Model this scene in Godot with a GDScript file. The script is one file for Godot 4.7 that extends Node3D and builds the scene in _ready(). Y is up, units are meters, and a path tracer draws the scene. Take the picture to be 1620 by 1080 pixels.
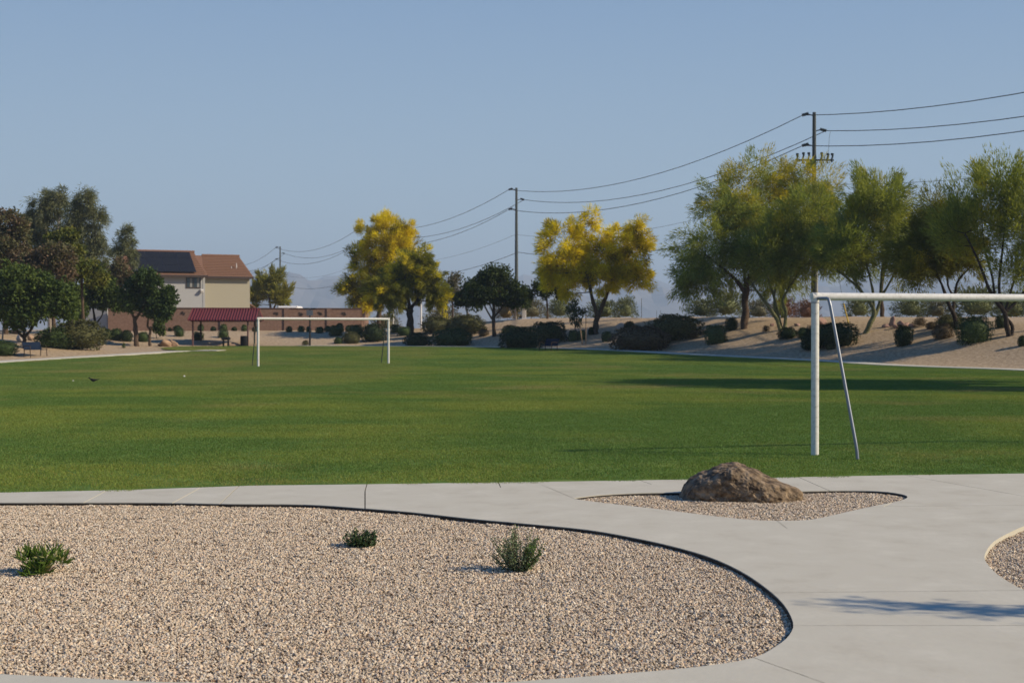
extends Node3D
# A neighbourhood sports lawn in the desert: x to the side, y up, depth d = -z.
const F := 2250.0      # focal length in pixels of the 1620 px wide photograph
const EYE := 1.934     # eye height above the lawn
const HZ := 521.0      # row of the horizon
var rng := RandomNumberGenerator.new()
var names := {}
var M := {}
var nz := FastNoiseLite.new()
var lawn := PackedVector2Array()     # outline in (x, d)

# ------------------------------------------------------------------ geometry collector
class Geo:
	var v := PackedVector3Array()
	var n := PackedVector3Array()
	var c := PackedColorArray()
	var i := PackedInt32Array()
	func commit() -> ArrayMesh:
		var m := ArrayMesh.new()
		var a := []
		a.resize(Mesh.ARRAY_MAX)
		a[Mesh.ARRAY_VERTEX] = v
		if n.size() == v.size():
			a[Mesh.ARRAY_NORMAL] = n
			for t in range(0, i.size(), 3):     # front faces run clockwise
				var p := v[i[t]]
				if (v[i[t + 2]] - p).cross(v[i[t + 1]] - p).dot(n[i[t]] + n[i[t + 1]] + n[i[t + 2]]) < 0.0:
					var q := i[t + 1]
					i[t + 1] = i[t + 2]
					i[t + 2] = q
		if c.size() == v.size():
			a[Mesh.ARRAY_COLOR] = c
		a[Mesh.ARRAY_INDEX] = i
		m.add_surface_from_arrays(Mesh.PRIMITIVE_TRIANGLES, a)
		return m
	func tri(p: Vector3, q: Vector3, r: Vector3, col := Color.WHITE) -> void:
		var k := v.size()
		v.append(p); v.append(q); v.append(r)
		c.append(col); c.append(col); c.append(col)
		i.append(k); i.append(k + 1); i.append(k + 2)
	func leaf(p: Vector3, along: Vector3, side: Vector3, col: Color) -> void:
		var k := v.size()
		v.append(p); v.append(p + along * 0.5 + side); v.append(p + along); v.append(p + along * 0.5 - side)
		c.append(col); c.append(col); c.append(col); c.append(col)
		i.append(k); i.append(k + 1); i.append(k + 2)
		i.append(k); i.append(k + 2); i.append(k + 3)
	func face(p: Vector3, q: Vector3, r: Vector3, s: Vector3) -> void:
		var k := v.size()
		var nn := (r - p).cross(q - p).normalized()
		if nn == Vector3.ZERO:
			nn = (s - p).cross(r - p).normalized()
		v.append(p); v.append(q); v.append(r); v.append(s)
		for t in 4:
			n.append(nn)
		i.append(k); i.append(k + 1); i.append(k + 2)
		i.append(k); i.append(k + 2); i.append(k + 3)
	func box(at: Vector3, size: Vector3, b := Basis.IDENTITY, bevel := 0.0) -> void:
		# box with chamfered vertical and horizontal edges when bevel > 0
		var h := size / 2.0
		var e := minf(bevel, minf(h.x, minf(h.y, h.z)) * 0.6)
		for ax in 3:
			for sg in [-1.0, 1.0]:
				var u := (ax + 1) % 3
				var w := (ax + 2) % 3
				var q := []
				for k in [[-1, -1], [-1, 1], [1, 1], [1, -1]]:
					var p := Vector3.ZERO
					p[ax] = h[ax] * sg
					p[u] = (h[u] - e) * k[0] * sg
					p[w] = (h[w] - e) * k[1]
					q.append(at + b * p)
				face(q[0], q[1], q[2], q[3])
		if e > 0.0:
			for ax in 3:
				var u := (ax + 1) % 3
				var w := (ax + 2) % 3
				for s in [[1, 1], [1, -1], [-1, -1], [-1, 1]]:
					var q := []
					for k in [[0, -1], [0, 1], [1, 1], [1, -1]]:
						var p := Vector3.ZERO
						p[ax] = (h[ax] - e) * k[1]
						p[u] = (h[u] - (e if k[0] == 1 else 0.0)) * s[0]
						p[w] = (h[w] - (0.0 if k[0] == 1 else e)) * s[1]
						q.append(at + b * p)
					if s[0] * s[1] > 0:
						face(q[0], q[1], q[2], q[3])
					else:
						face(q[3], q[2], q[1], q[0])
	func tube(pts: Array, r0: float, r1: float, sides := 8, caps := true, rough := 0.0, seed_ := 0.0) -> void:
		var base := v.size()
		var cnt := pts.size()
		var up := Vector3.UP
		for k in cnt:
			var t: Vector3 = (pts[mini(k + 1, cnt - 1)] - pts[maxi(k - 1, 0)]).normalized()
			if absf(t.dot(up)) > 0.9:
				up = Vector3.RIGHT if absf(t.x) < 0.8 else Vector3.BACK
			var a := t.cross(up).normalized()
			var bb := a.cross(t).normalized()
			up = bb
			var r := lerpf(r0, r1, float(k) / maxf(1.0, cnt - 1))
			for s in sides:
				var an := TAU * s / sides
				var nn := a * cos(an) + bb * sin(an)
				var rr := r * (1.0 + rough * sin(an * 2.0 + k * 1.7 + seed_))
				v.append(pts[k] + nn * rr)
				n.append(nn)
		for k in cnt - 1:
			for s in sides:
				var p := base + k * sides + s
				var q := base + k * sides + (s + 1) % sides
				i.append(p); i.append(p + sides); i.append(q)
				i.append(q); i.append(p + sides); i.append(q + sides)
		if caps:
			for e in [0, cnt - 1]:
				var k := v.size()
				var nn: Vector3 = (pts[e] - pts[1 if e == 0 else cnt - 2]).normalized()
				v.append(pts[e]); n.append(nn)
				for s in sides:
					v.append(v[base + e * sides + s]); n.append(nn)
				for s in sides:
					i.append(k); i.append(k + 1 + s); i.append(k + 1 + (s + 1) % sides)
	func merge(g: Geo) -> void:
		var k := v.size()
		v.append_array(g.v); n.append_array(g.n); c.append_array(g.c)
		for x in g.i:
			i.append(k + x)

# ------------------------------------------------------------------ nodes
func numbered(called: String) -> String:
	if not names.has(called):
		names[called] = 0
		return called
	names[called] += 1
	return "%s_%03d" % [called, names[called]]

func tag(o: Node, label: String, category: String, group := "", kind := "") -> void:
	if label != "": o.set_meta("label", label)
	if category != "": o.set_meta("category", category)
	if group != "": o.set_meta("group", group)
	if kind != "": o.set_meta("kind", kind)

func thing(called: String, label: String, category: String, at: Vector3, group := "") -> Node3D:
	var o := Node3D.new()
	o.name = numbered(called)
	add_child(o, true)
	o.position = at
	tag(o, label, category, group)
	return o

func part(called: String, mesh: Mesh, mat: Material, parent: Node) -> MeshInstance3D:
	var o := MeshInstance3D.new()
	o.name = numbered(called) if parent == self else called
	o.mesh = mesh
	o.material_override = mat
	parent.add_child(o, true)
	return o

func structure(called: String, mesh: Mesh, mat: Material, label: String, category: String) -> MeshInstance3D:
	var o := part(called, mesh, mat, self)
	tag(o, label, category, "", "structure")
	return o

# ------------------------------------------------------------------ materials
func lin(r: float, g: float, b: float) -> Color:
	return Color(r, g, b).linear_to_srgb()

func mat(r: float, g: float, b: float, rough := 0.9, metal := 0.0) -> StandardMaterial3D:
	var m := StandardMaterial3D.new()
	m.albedo_color = lin(r, g, b)
	m.roughness = rough
	m.metallic = metal
	m.metallic_specular = 0.3
	return m

func noise_tex(seed_: int, freq: float, oct: int, ramp: Array, size := 1024, type := FastNoiseLite.TYPE_SIMPLEX_SMOOTH) -> NoiseTexture2D:
	var f := FastNoiseLite.new()
	f.seed = seed_
	f.noise_type = type
	f.frequency = freq
	f.fractal_octaves = oct
	f.fractal_gain = 0.62
	var t := NoiseTexture2D.new()
	t.width = size
	t.height = size
	t.seamless = true
	t.seamless_blend_skirt = 0.2
	t.noise = f
	if ramp.size() > 0:
		var g := Gradient.new()
		var off := PackedFloat32Array()
		var col := PackedColorArray()
		for s in ramp:
			off.append(s[0])
			col.append(lin(s[1], s[2], s[3]))
		g.offsets = off
		g.colors = col
		t.color_ramp = g
	return t

func tex_mat(t: Texture2D, scale: float, rough := 0.95, bump: Texture2D = null, bump_cm := 1.0, world := true) -> StandardMaterial3D:
	var m := StandardMaterial3D.new()
	m.albedo_texture = t
	m.roughness = rough
	m.metallic_specular = 0.25
	m.uv1_triplanar = true
	m.uv1_world_triplanar = world
	m.uv1_scale = Vector3.ONE * scale
	if bump:
		m.heightmap_enabled = true
		m.heightmap_texture = bump
		m.heightmap_scale = bump_cm
	return m

func leaf_mat(tint := Color.WHITE, glow := 0.75) -> StandardMaterial3D:
	var m := StandardMaterial3D.new()
	m.vertex_color_use_as_albedo = true
	m.albedo_color = tint
	m.roughness = 0.65
	m.metallic_specular = 0.25
	m.cull_mode = BaseMaterial3D.CULL_DISABLED
	m.backlight_enabled = true
	m.backlight = Color(glow, glow, glow * 0.7)
	return m

# ------------------------------------------------------------------ terrain
func lawn_h(d: float) -> float:
	return 0.69 * smoothstep(66.0, 106.0, d)

func outside(p: Vector2) -> float:
	# distance beyond the lawn outline, 0 inside
	if Geometry2D.is_point_in_polygon(p, lawn):
		return 0.0
	var best := 1e9
	var cnt := lawn.size()
	for k in cnt:
		best = minf(best, p.distance_squared_to(Geometry2D.get_closest_point_to_segment(p, lawn[k], lawn[(k + 1) % cnt])))
	return sqrt(best)

func ground_h(x: float, d: float) -> float:
	var s := outside(Vector2(x, d))
	var h := lawn_h(d) - 0.085
	if s > 0.0:
		var near := smoothstep(19.0, 34.0, d)
		var amp := lerpf(1.2, 2.2, smoothstep(-12.0, 2.0, x)) * near
		var m := h + amp * smoothstep(1.6, 13.0 if x > -5.0 else 16.0, s)
		m += near * smoothstep(2.0, 6.0, s) * 0.16 * nz.get_noise_2d(x * 5.0, d * 5.0)
		h = lerpf(m, lerpf(-0.085, 1.5, near), smoothstep(26.0, 70.0, s))
	return h

func spot(px: float, d: float) -> Vector3:
	var x := (px - 810.0) * d / F
	return Vector3(x, ground_h(x, d), -d)

func hit(px: float, py: float) -> Vector3:
	# where the line of sight through this spot of the photograph meets the ground
	var d := 25.0
	while d < 170.0:
		var p := spot(px, d)
		if p.y >= EYE - (py - HZ) * d / F:
			return p
		d += 0.4
	return spot(px, 118.0)

func loc(px: float, py: float, d: float, base: Vector3) -> Vector3:
	return Vector3((px - 810.0) * d / F - base.x, EYE + (HZ - py) * d / F - base.y, 0.0)

func plan(px: float, py: float, h := 0.0) -> Vector2:
	var d := (EYE - h) * F / (py - HZ)
	return Vector2((px - 810.0) * d / F, d)

func plans(a: Array) -> PackedVector2Array:
	var o := PackedVector2Array()
	for p in a:
		o.append(plan(p[0], p[1]))
	return o

func smooth_line(p: PackedVector2Array, steps := 5) -> PackedVector2Array:
	var o := PackedVector2Array()
	for k in p.size() - 1:
		var a := p[maxi(k - 1, 0)]
		var b := p[mini(k + 2, p.size() - 1)]
		for s in steps:
			o.append(p[k].cubic_interpolate(p[k + 1], a, b, float(s) / steps))
	o.append(p[p.size() - 1])
	return o

func sheet(poly: PackedVector2Array, cell: float, height, color = null) -> ArrayMesh:
	var g := Geo.new()
	var r := Rect2(poly[0], Vector2.ZERO)
	for p in poly:
		r = r.expand(p)
	var x0 := floorf(r.position.x / cell)
	var y0 := floorf(r.position.y / cell)
	for a in range(int(x0), int(ceilf(r.end.x / cell))):
		for b in range(int(y0), int(ceilf(r.end.y / cell))):
			var sq := PackedVector2Array([Vector2(a, b) * cell, Vector2(a + 1, b) * cell, Vector2(a + 1, b + 1) * cell, Vector2(a, b + 1) * cell])
			for piece in Geometry2D.intersect_polygons(sq, poly):
				var t := Geometry2D.triangulate_polygon(piece)
				var k := g.v.size()
				for p in piece:
					var h: float = height.call(p.x, p.y)
					g.v.append(Vector3(p.x, h, -p.y))
					var hx: float = height.call(p.x + 0.5, p.y)
					var hd: float = height.call(p.x, p.y + 0.5)
					g.n.append(Vector3(-(hx - h) * 2.0, 1.0, (hd - h) * 2.0).normalized())
					if color != null:
						g.c.append(color.call(p.x, p.y))
				for q in t:
					g.i.append(k + q)
	return g.commit()

func slab(poly: PackedVector2Array, top: float, bottom: float) -> ArrayMesh:
	var g := Geo.new()
	if Geometry2D.is_polygon_clockwise(poly):
		poly.reverse()
	var e := 0.012
	var inner := poly
	var ins := Geometry2D.offset_polygon(poly, -e, Geometry2D.JOIN_MITER)
	var t := Geometry2D.triangulate_polygon(poly)
	var k := g.v.size()
	for p in inner:
		g.v.append(Vector3(p.x, top, -p.y)); g.n.append(Vector3.UP)
	for q in t:
		g.i.append(k + q)
	for s in poly.size():
		var a := poly[s]
		var b := poly[(s + 1) % poly.size()]
		g.face(Vector3(a.x, top, -a.y), Vector3(b.x, top, -b.y), Vector3(b.x, bottom, -b.y), Vector3(a.x, bottom, -a.y))
	return g.commit()

# ------------------------------------------------------------------ plants
func rdir() -> Vector3:
	var z := rng.randf_range(-1.0, 1.0)
	var a := rng.randf() * TAU
	var r := sqrt(1.0 - z * z)
	return Vector3(r * cos(a), z, r * sin(a))

func in_ball() -> Vector3:
	return rdir() * pow(rng.randf(), 0.36)

func curve(a: Vector3, b: Vector3, bend: float, steps := 5) -> Array:
	var o := []
	var side := Vector3(rng.randf_range(-1, 1), rng.randf_range(-0.3, 0.8), rng.randf_range(-1, 1)) * bend * a.distance_to(b)
	for k in steps + 1:
		var t := float(k) / steps
		o.append(a.lerp(b, t) + side * (t * (1.0 - t)))
	return o

# spec: lobes [[cx, cy, rx, ry]...] and stems [[[px,py]...], r0, r1] in photo pixels at the tree's depth
func tree(called: String, label: String, group: String, base: Vector3, spec: Dictionary) -> Node3D:
	var d := -base.z
	var k := d / F
	rng.seed = hash(label) % 100000 + int(base.x * 13.0)
	var o := thing(called, label, spec.get("category", "tree"), base, group)
	var clumps := []
	var density: float = spec.get("density", 1.0)
	var cr: float = spec.get("clump", 0.55)
	var leaf_n: int = spec.get("leaves", 8000)
	var total := 0.0
	for l in spec.lobes:
		total += l[2] * l[3]
	var want: int = int(spec.get("clumps", 110))
	for l in spec.lobes:
		var cc := loc(l[0], l[1], d, base)
		var rx: float = l[2] * k
		var ry: float = l[3] * k
		var rz: float = (l[4] if l.size() > 4 else l[2] * 0.9) * k
		cc.z = (l[5] if l.size() > 5 else rng.randf_range(-0.35, 0.35) * l[2]) * k
		for q in maxi(2, int(want * l[2] * l[3] / total)):
			var b := in_ball()
			clumps.append([cc + Vector3(b.x * (rx - cr * 0.6), b.y * (ry - cr * 0.5), b.z * (rz - cr * 0.6)), b])
	# wood
	var wood := Geo.new()
	var tips := []
	for s in spec.get("stems", []):
		var pts := []
		var zz: float = s[3] if s.size() > 3 else 0.0
		var cnt: int = s[0].size()
		for t in cnt:
			var p := loc(s[0][t][0], s[0][t][1], d, base)
			p.z = zz * k * float(t) / maxf(1.0, cnt - 1)
			if t == 0 and p.y < 0.5:
				p.y = -0.15
			pts.append(p)
		var fine := []
		for t in pts.size() - 1:
			var pa: Vector3 = pts[maxi(t - 1, 0)]
			var pb: Vector3 = pts[mini(t + 2, pts.size() - 1)]
			for u in 4:
				fine.append(pts[t].cubic_interpolate(pts[t + 1], pa, pb, u / 4.0) + rdir() * s[2] * k * 0.25)
		fine.append(pts[pts.size() - 1])
		wood.tube(fine, s[1] * k, s[2] * k, 8, true, 0.1, s[1])
		for t in range(fine.size() / 2, fine.size()):
			tips.append([fine[t], s[2] * k])
	var twig: float = spec.get("twig", 1.0)
	for q in int(clumps.size() * spec.get("branching", 0.6)):
		var cl: Vector3 = clumps[(q * 7) % clumps.size()][0]
		var best = null
		var bd := 1e9
		for t in tips:
			var dd: float = cl.distance_to(t[0]) + (3.0 if t[0].y > cl.y + 0.3 else 0.0)
			if dd < bd and dd > 0.2:
				bd = dd
				best = t
		if best == null:
			continue
		var cv := curve(best[0], cl, 0.22, 4)
		var r: float = minf(best[1] * 0.7, 0.05 * twig)
		wood.tube(cv, r, 0.012, 5, false)
		tips.append([cv[2], r * 0.7])
		tips.append([cv[4], 0.016])
	part("trunk", wood.commit(), spec.get("bark", M.bark), o)
	# foliage
	var g := Geo.new()
	var style: String = spec.get("style", "broad")
	var ls: float = spec.get("leaf", 0.16)
	var per := maxi(4, leaf_n / clumps.size())
	var cols: Array = spec.colors
	var top := -1e9
	var low := 1e9
	for cl in clumps:
		top = maxf(top, cl[0].y)
		low = minf(low, cl[0].y)
	for cl in clumps:
		var cpos: Vector3 = cl[0]
		var out: Vector3 = cl[1].normalized()
		var tone: Color = cols[rng.randi() % cols.size()]
		if spec.has("bloom"):
			# blossom sits where this kind carries it: share rises with the given pattern
			var f: float = spec.bloom
			f += spec.get("bloom_top", 0.0) * ((cpos.y - low) / maxf(0.1, top - low) - 0.5)
			if rng.randf() < f:
				tone = spec.bloom_colors[rng.randi() % spec.bloom_colors.size()]
		var size := cr * rng.randf_range(0.6, 1.25)
		var np := int(per * rng.randf_range(0.6, 1.4) * density * (2.0 if style != "broad" else 1.2))
		var spray := (out + Vector3(0, spec.get("rise", 0.1) * 1.6, 0) + rdir() * 0.45).normalized() if style == "fine" else Vector3(0, -1, 0)
		var sp: float = spec.get("spray", 0.9)
		for q in np:
			var off := rdir() * pow(rng.randf(), 0.5) * size
			if style != "broad":
				var u := rng.randf_range(-1.0, 1.5)
				off = off * (1.0 - 0.4 * sp - 0.22 * u * sp) + spray * u * size * sp
			var p := cpos + off
			var col := tone.lerp(cols[rng.randi() % cols.size()], spec.get("mixing", 0.25)) * rng.randf_range(0.75, 1.3)
			col.a = 1.0
			var along: Vector3
			var sc := ls * rng.randf_range(0.6, 1.35)
			var wide := 0.26
			if style == "fine":
				along = (out * 0.7 + off * (0.8 / size) + Vector3(0, spec.get("rise", 0.1), 0) + rdir() * 0.55).normalized()
				wide = 0.1
			elif style == "weep":
				along = (Vector3(0, -1.0, 0) + out * 0.25 + rdir() * 0.35).normalized()
				wide = 0.1
			else:
				along = (rdir() + Vector3(0, -0.25, 0) + out * 0.3).normalized()
				wide = 0.3
			var side := along.cross(rdir()).normalized() * sc * wide
			if style == "broad":
				g.leaf(p, along * sc, side, col)
			else:
				g.tri(p - side, p + along * sc, p + side, col)
	part("crown", g.commit(), spec.get("leaf_mat", M.leaf), o)
	return o

var bush_meshes := {}
func bush_mesh(kind: String, variant: int) -> Array:
	var key := kind + str(variant)
	if bush_meshes.has(key):
		return bush_meshes[key]
	rng.seed = 77 + variant * 31 + kind.length() * 7
	var g := Geo.new()
	var core := Geo.new()
	var p := 2.2
	var squash := 1.0
	var n := 3600
	if kind == "box": p = 5.0
	if kind == "cone": p = 3.2
	if kind == "loose": n = 2600
	var rad := func(dir: Vector3) -> float:
		var s := pow(pow(absf(dir.x), p) + pow(absf(dir.y), p) + pow(absf(dir.z), p), -1.0 / p)
		return s * (1.0 + (0.3 if kind == "loose" else 0.17) * nz.get_noise_3d(dir.x * 55.0 + variant * 40.0, dir.y * 55.0, dir.z * 55.0) * 2.0)
	var shape := func(q: Vector3) -> Vector3:
		if kind == "cone":
			var w := 0.72 + 0.28 * clampf(q.y * 0.5 + 0.5, 0.0, 1.0)
			q.x *= w; q.z *= w
		return Vector3(q.x * 0.5, (q.y + 0.86) * 0.54, q.z * 0.5)
	for k in n:
		var dir := rdir()
		if dir.y < -0.75:
			dir.y = -dir.y
		var r: float = rad.call(dir)
		var depth := 1.0 - (0.6 if kind == "loose" else 0.17) * pow(rng.randf(), 1.6)
		if rng.randf() < 0.12:
			depth += rng.randf_range(0.03, 0.12)
		var q: Vector3 = shape.call(dir * r * depth)
		var along := (dir * 0.8 + rdir()).normalized()
		var side := along.cross(rdir()).normalized()
		var sc := rng.randf_range(0.03, 0.065) if kind != "loose" else rng.randf_range(0.05, 0.13)
		if kind == "loose":
			along = (dir * 0.9 + rdir() * 0.5 + Vector3(0, 0.5, 0)).normalized()
			side = along.cross(rdir()).normalized() * 0.35
		var t := rng.randf_range(0.65, 1.35)
		g.leaf(q, along * sc, side * sc * 0.36, Color(t, t * rng.randf_range(0.93, 1.05), t * rng.randf_range(0.8, 1.0)))
	# inner tangle of wood and shaded leaves
	var ru := 12
	var rv := 8
	for a in rv + 1:
		for b in ru:
			var th := PI * a / rv
			var ph := TAU * b / ru
			var dir := Vector3(sin(th) * cos(ph), cos(th), sin(th) * sin(ph))
			var q: Vector3 = shape.call(dir * float(rad.call(dir)) * (0.5 if kind == "loose" else 0.8))
			core.v.append(q)
			core.n.append(dir)
	for a in rv:
		for b in ru:
			var q0 := a * ru + b
			var q1 := a * ru + (b + 1) % ru
			core.i.append(q0); core.i.append(q1); core.i.append(q0 + ru)
			core.i.append(q1); core.i.append(q1 + ru); core.i.append(q0 + ru)
	bush_meshes[key] = [g.commit(), core.commit()]
	return bush_meshes[key]

var bush_count := 0
func bush(label: String, group: String, px: float, py: float, w: float, h: float, kind: String, tone: String, called := "clipped_bush", at_d := 0.0, deep := 0.8) -> Node3D:
	var p := hit(px, py) if at_d == 0.0 else spot(px, at_d)
	var k := -p.z / F
	bush_count += 1
	var o := thing(called, label, "bush", p + Vector3(0, -0.06, 0), group)
	var ms := bush_mesh(kind, bush_count % 3)
	var sc := Vector3(w * k, h * k + 0.06, maxf(w * k * deep, 0.4))
	var turn := Basis(Vector3.UP, rng.randf_range(-0.25, 0.25))
	var a := part("foliage", ms[0], M["bush_" + tone], o)
	a.transform = Transform3D(turn.scaled(sc) if false else Basis.from_scale(sc) * turn, Vector3.ZERO)
	var b := part("inner_branches", ms[1], M["core_" + tone], o)
	b.transform = a.transform
	return o

# ------------------------------------------------------------------ rocks
func rock_mesh(seed_: int, res: int, planes: Array, amp: float, soft := 14.0) -> ArrayMesh:
	var f := FastNoiseLite.new()
	f.seed = seed_
	f.frequency = 1.0
	f.fractal_octaves = 5
	f.noise_type = FastNoiseLite.TYPE_SIMPLEX_SMOOTH
	var rg := FastNoiseLite.new()
	rg.seed = seed_ + 5
	rg.frequency = 1.0
	rg.fractal_type = FastNoiseLite.FRACTAL_RIDGED
	rg.fractal_octaves = 4
	var g := Geo.new()
	var rows := res
	var cols := res * 2
	for a in rows + 1:
		for b in cols:
			var th := PI * a / rows
			var ph := TAU * b / cols
			var dir := Vector3(sin(th) * cos(ph), cos(th), sin(th) * sin(ph))
			var least := 1e9
			var reach := []
			for pl in planes:
				var dn: float = dir.dot(pl[0])
				if dn > 0.01:
					reach.append(float(pl[1]) / dn)
					least = minf(least, float(pl[1]) / dn)
			var s := 0.0
			for q in reach:
				s += exp(-soft * (q - least))
			var r := least - log(s) / soft
			var p := dir * r
			var w := f.get_noise_3dv(p * 2.6) * 1.0 + f.get_noise_3dv(p * 8.0 + Vector3(9, 2, 4)) * 0.4 - absf(rg.get_noise_3dv(p * 2.4)) * 0.55 + f.get_noise_3dv(p * 26.0) * 0.16
			p += dir * w * amp
			g.v.append(p)
	for a in rows:
		for b in cols:
			var q0 := a * cols + b
			var q1 := a * cols + (b + 1) % cols
			g.i.append(q0); g.i.append(q0 + cols); g.i.append(q1)
			g.i.append(q1); g.i.append(q0 + cols); g.i.append(q1 + cols)
	# smooth normals
	g.n.resize(g.v.size())
	for t in range(0, g.i.size(), 3):
		var nn := (g.v[g.i[t + 2]] - g.v[g.i[t]]).cross(g.v[g.i[t + 1]] - g.v[g.i[t]])
		for q in 3:
			g.n[g.i[t + q]] += nn
	for t in g.n.size():
		g.n[t] = g.n[t].normalized() if g.n[t].length() > 0 else Vector3.UP
	return g.commit()

func small_rock(label: String, group: String, px: float, py: float, w: float, h: float, m: Material, seed_: int) -> void:
	var p := hit(px, py)
	var k := -p.z / F
	rng.seed = seed_
	var planes := []
	for q in 11:
		planes.append([rdir(), rng.randf_range(0.36, 0.52)])
	var o := part("rock", rock_mesh(seed_, 12, planes, 0.06), m, self)
	o.position = p + Vector3(0, h * k * 0.32, 0)
	o.scale = Vector3(w * k, h * k * 1.15, w * k * 0.8)
	tag(o, label, "rock", group)

func _ready() -> void:
	rng.seed = 4
	nz.seed = 11
	nz.frequency = 0.03
	nz.fractal_octaves = 4
	light_and_lens()
	materials()
	outlines()
	setting()
	near_path()
	beds()
	grass()
	goals()
	boulder()
	young_shrubs()
	mound_bushes()
	trees_right()
	trees_middle()
	trees_left()
	power_line()
	far_end()
	left_side()
	small_things()

# ------------------------------------------------------------------ camera, sky, sun
func light_and_lens() -> void:
	var cam := Camera3D.new()
	cam.name = "camera"
	add_child(cam)
	cam.position = Vector3(0, EYE, 0)
	cam.rotation.x = -atan((540.0 - HZ) / F)
	cam.fov = rad_to_deg(2.0 * atan(540.0 / F))
	cam.near = 0.1
	cam.far = 30000.0
	var at := CameraAttributesPhysical.new()
	at.frustum_focal_length = 50.0
	at.frustum_focus_distance = 15.0
	at.frustum_far = 30000.0
	at.exposure_aperture = 4.5
	cam.attributes = at
	cam.fov = rad_to_deg(2.0 * atan(540.0 / F))
	cam.current = true
	var env := Environment.new()
	env.background_mode = Environment.BG_SKY
	var sky := Sky.new()
	var sm := ProceduralSkyMaterial.new()
	sm.sky_top_color = lin(0.004, 0.1, 0.35)
	sm.sky_horizon_color = lin(0.42, 0.57, 0.64)
	sm.sky_curve = 0.18
	sm.ground_horizon_color = lin(0.3, 0.3, 0.3)
	sm.ground_bottom_color = lin(0.2, 0.17, 0.14)
	sm.sun_angle_max = 0.1
	sky.sky_material = sm
	env.sky = sky
	env.tonemap_mode = Environment.TONE_MAPPER_LINEAR
	env.tonemap_exposure = 1.24
	env.fog_enabled = true
	env.fog_density = 0.00025
	env.fog_light_color = Color(0.83, 0.915, 1.0)
	env.sdfgi_enabled = true
	env.ssao_enabled = true
	env.ssil_enabled = true
	var we := WorldEnvironment.new()
	we.name = "world_environment"
	we.environment = env
	add_child(we)
	var sun := DirectionalLight3D.new()
	sun.name = "sun"
	sun.light_energy = 1.6
	sun.light_color = Color(1.0, 0.93, 0.82)
	sun.light_angular_distance = 0.5
	sun.shadow_enabled = true
	add_child(sun)
	var dir := Vector3(-1.0, -tan(deg_to_rad(32.0)), -0.2)
	sun.look_at_from_position(Vector3.ZERO, dir, Vector3.UP)

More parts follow.
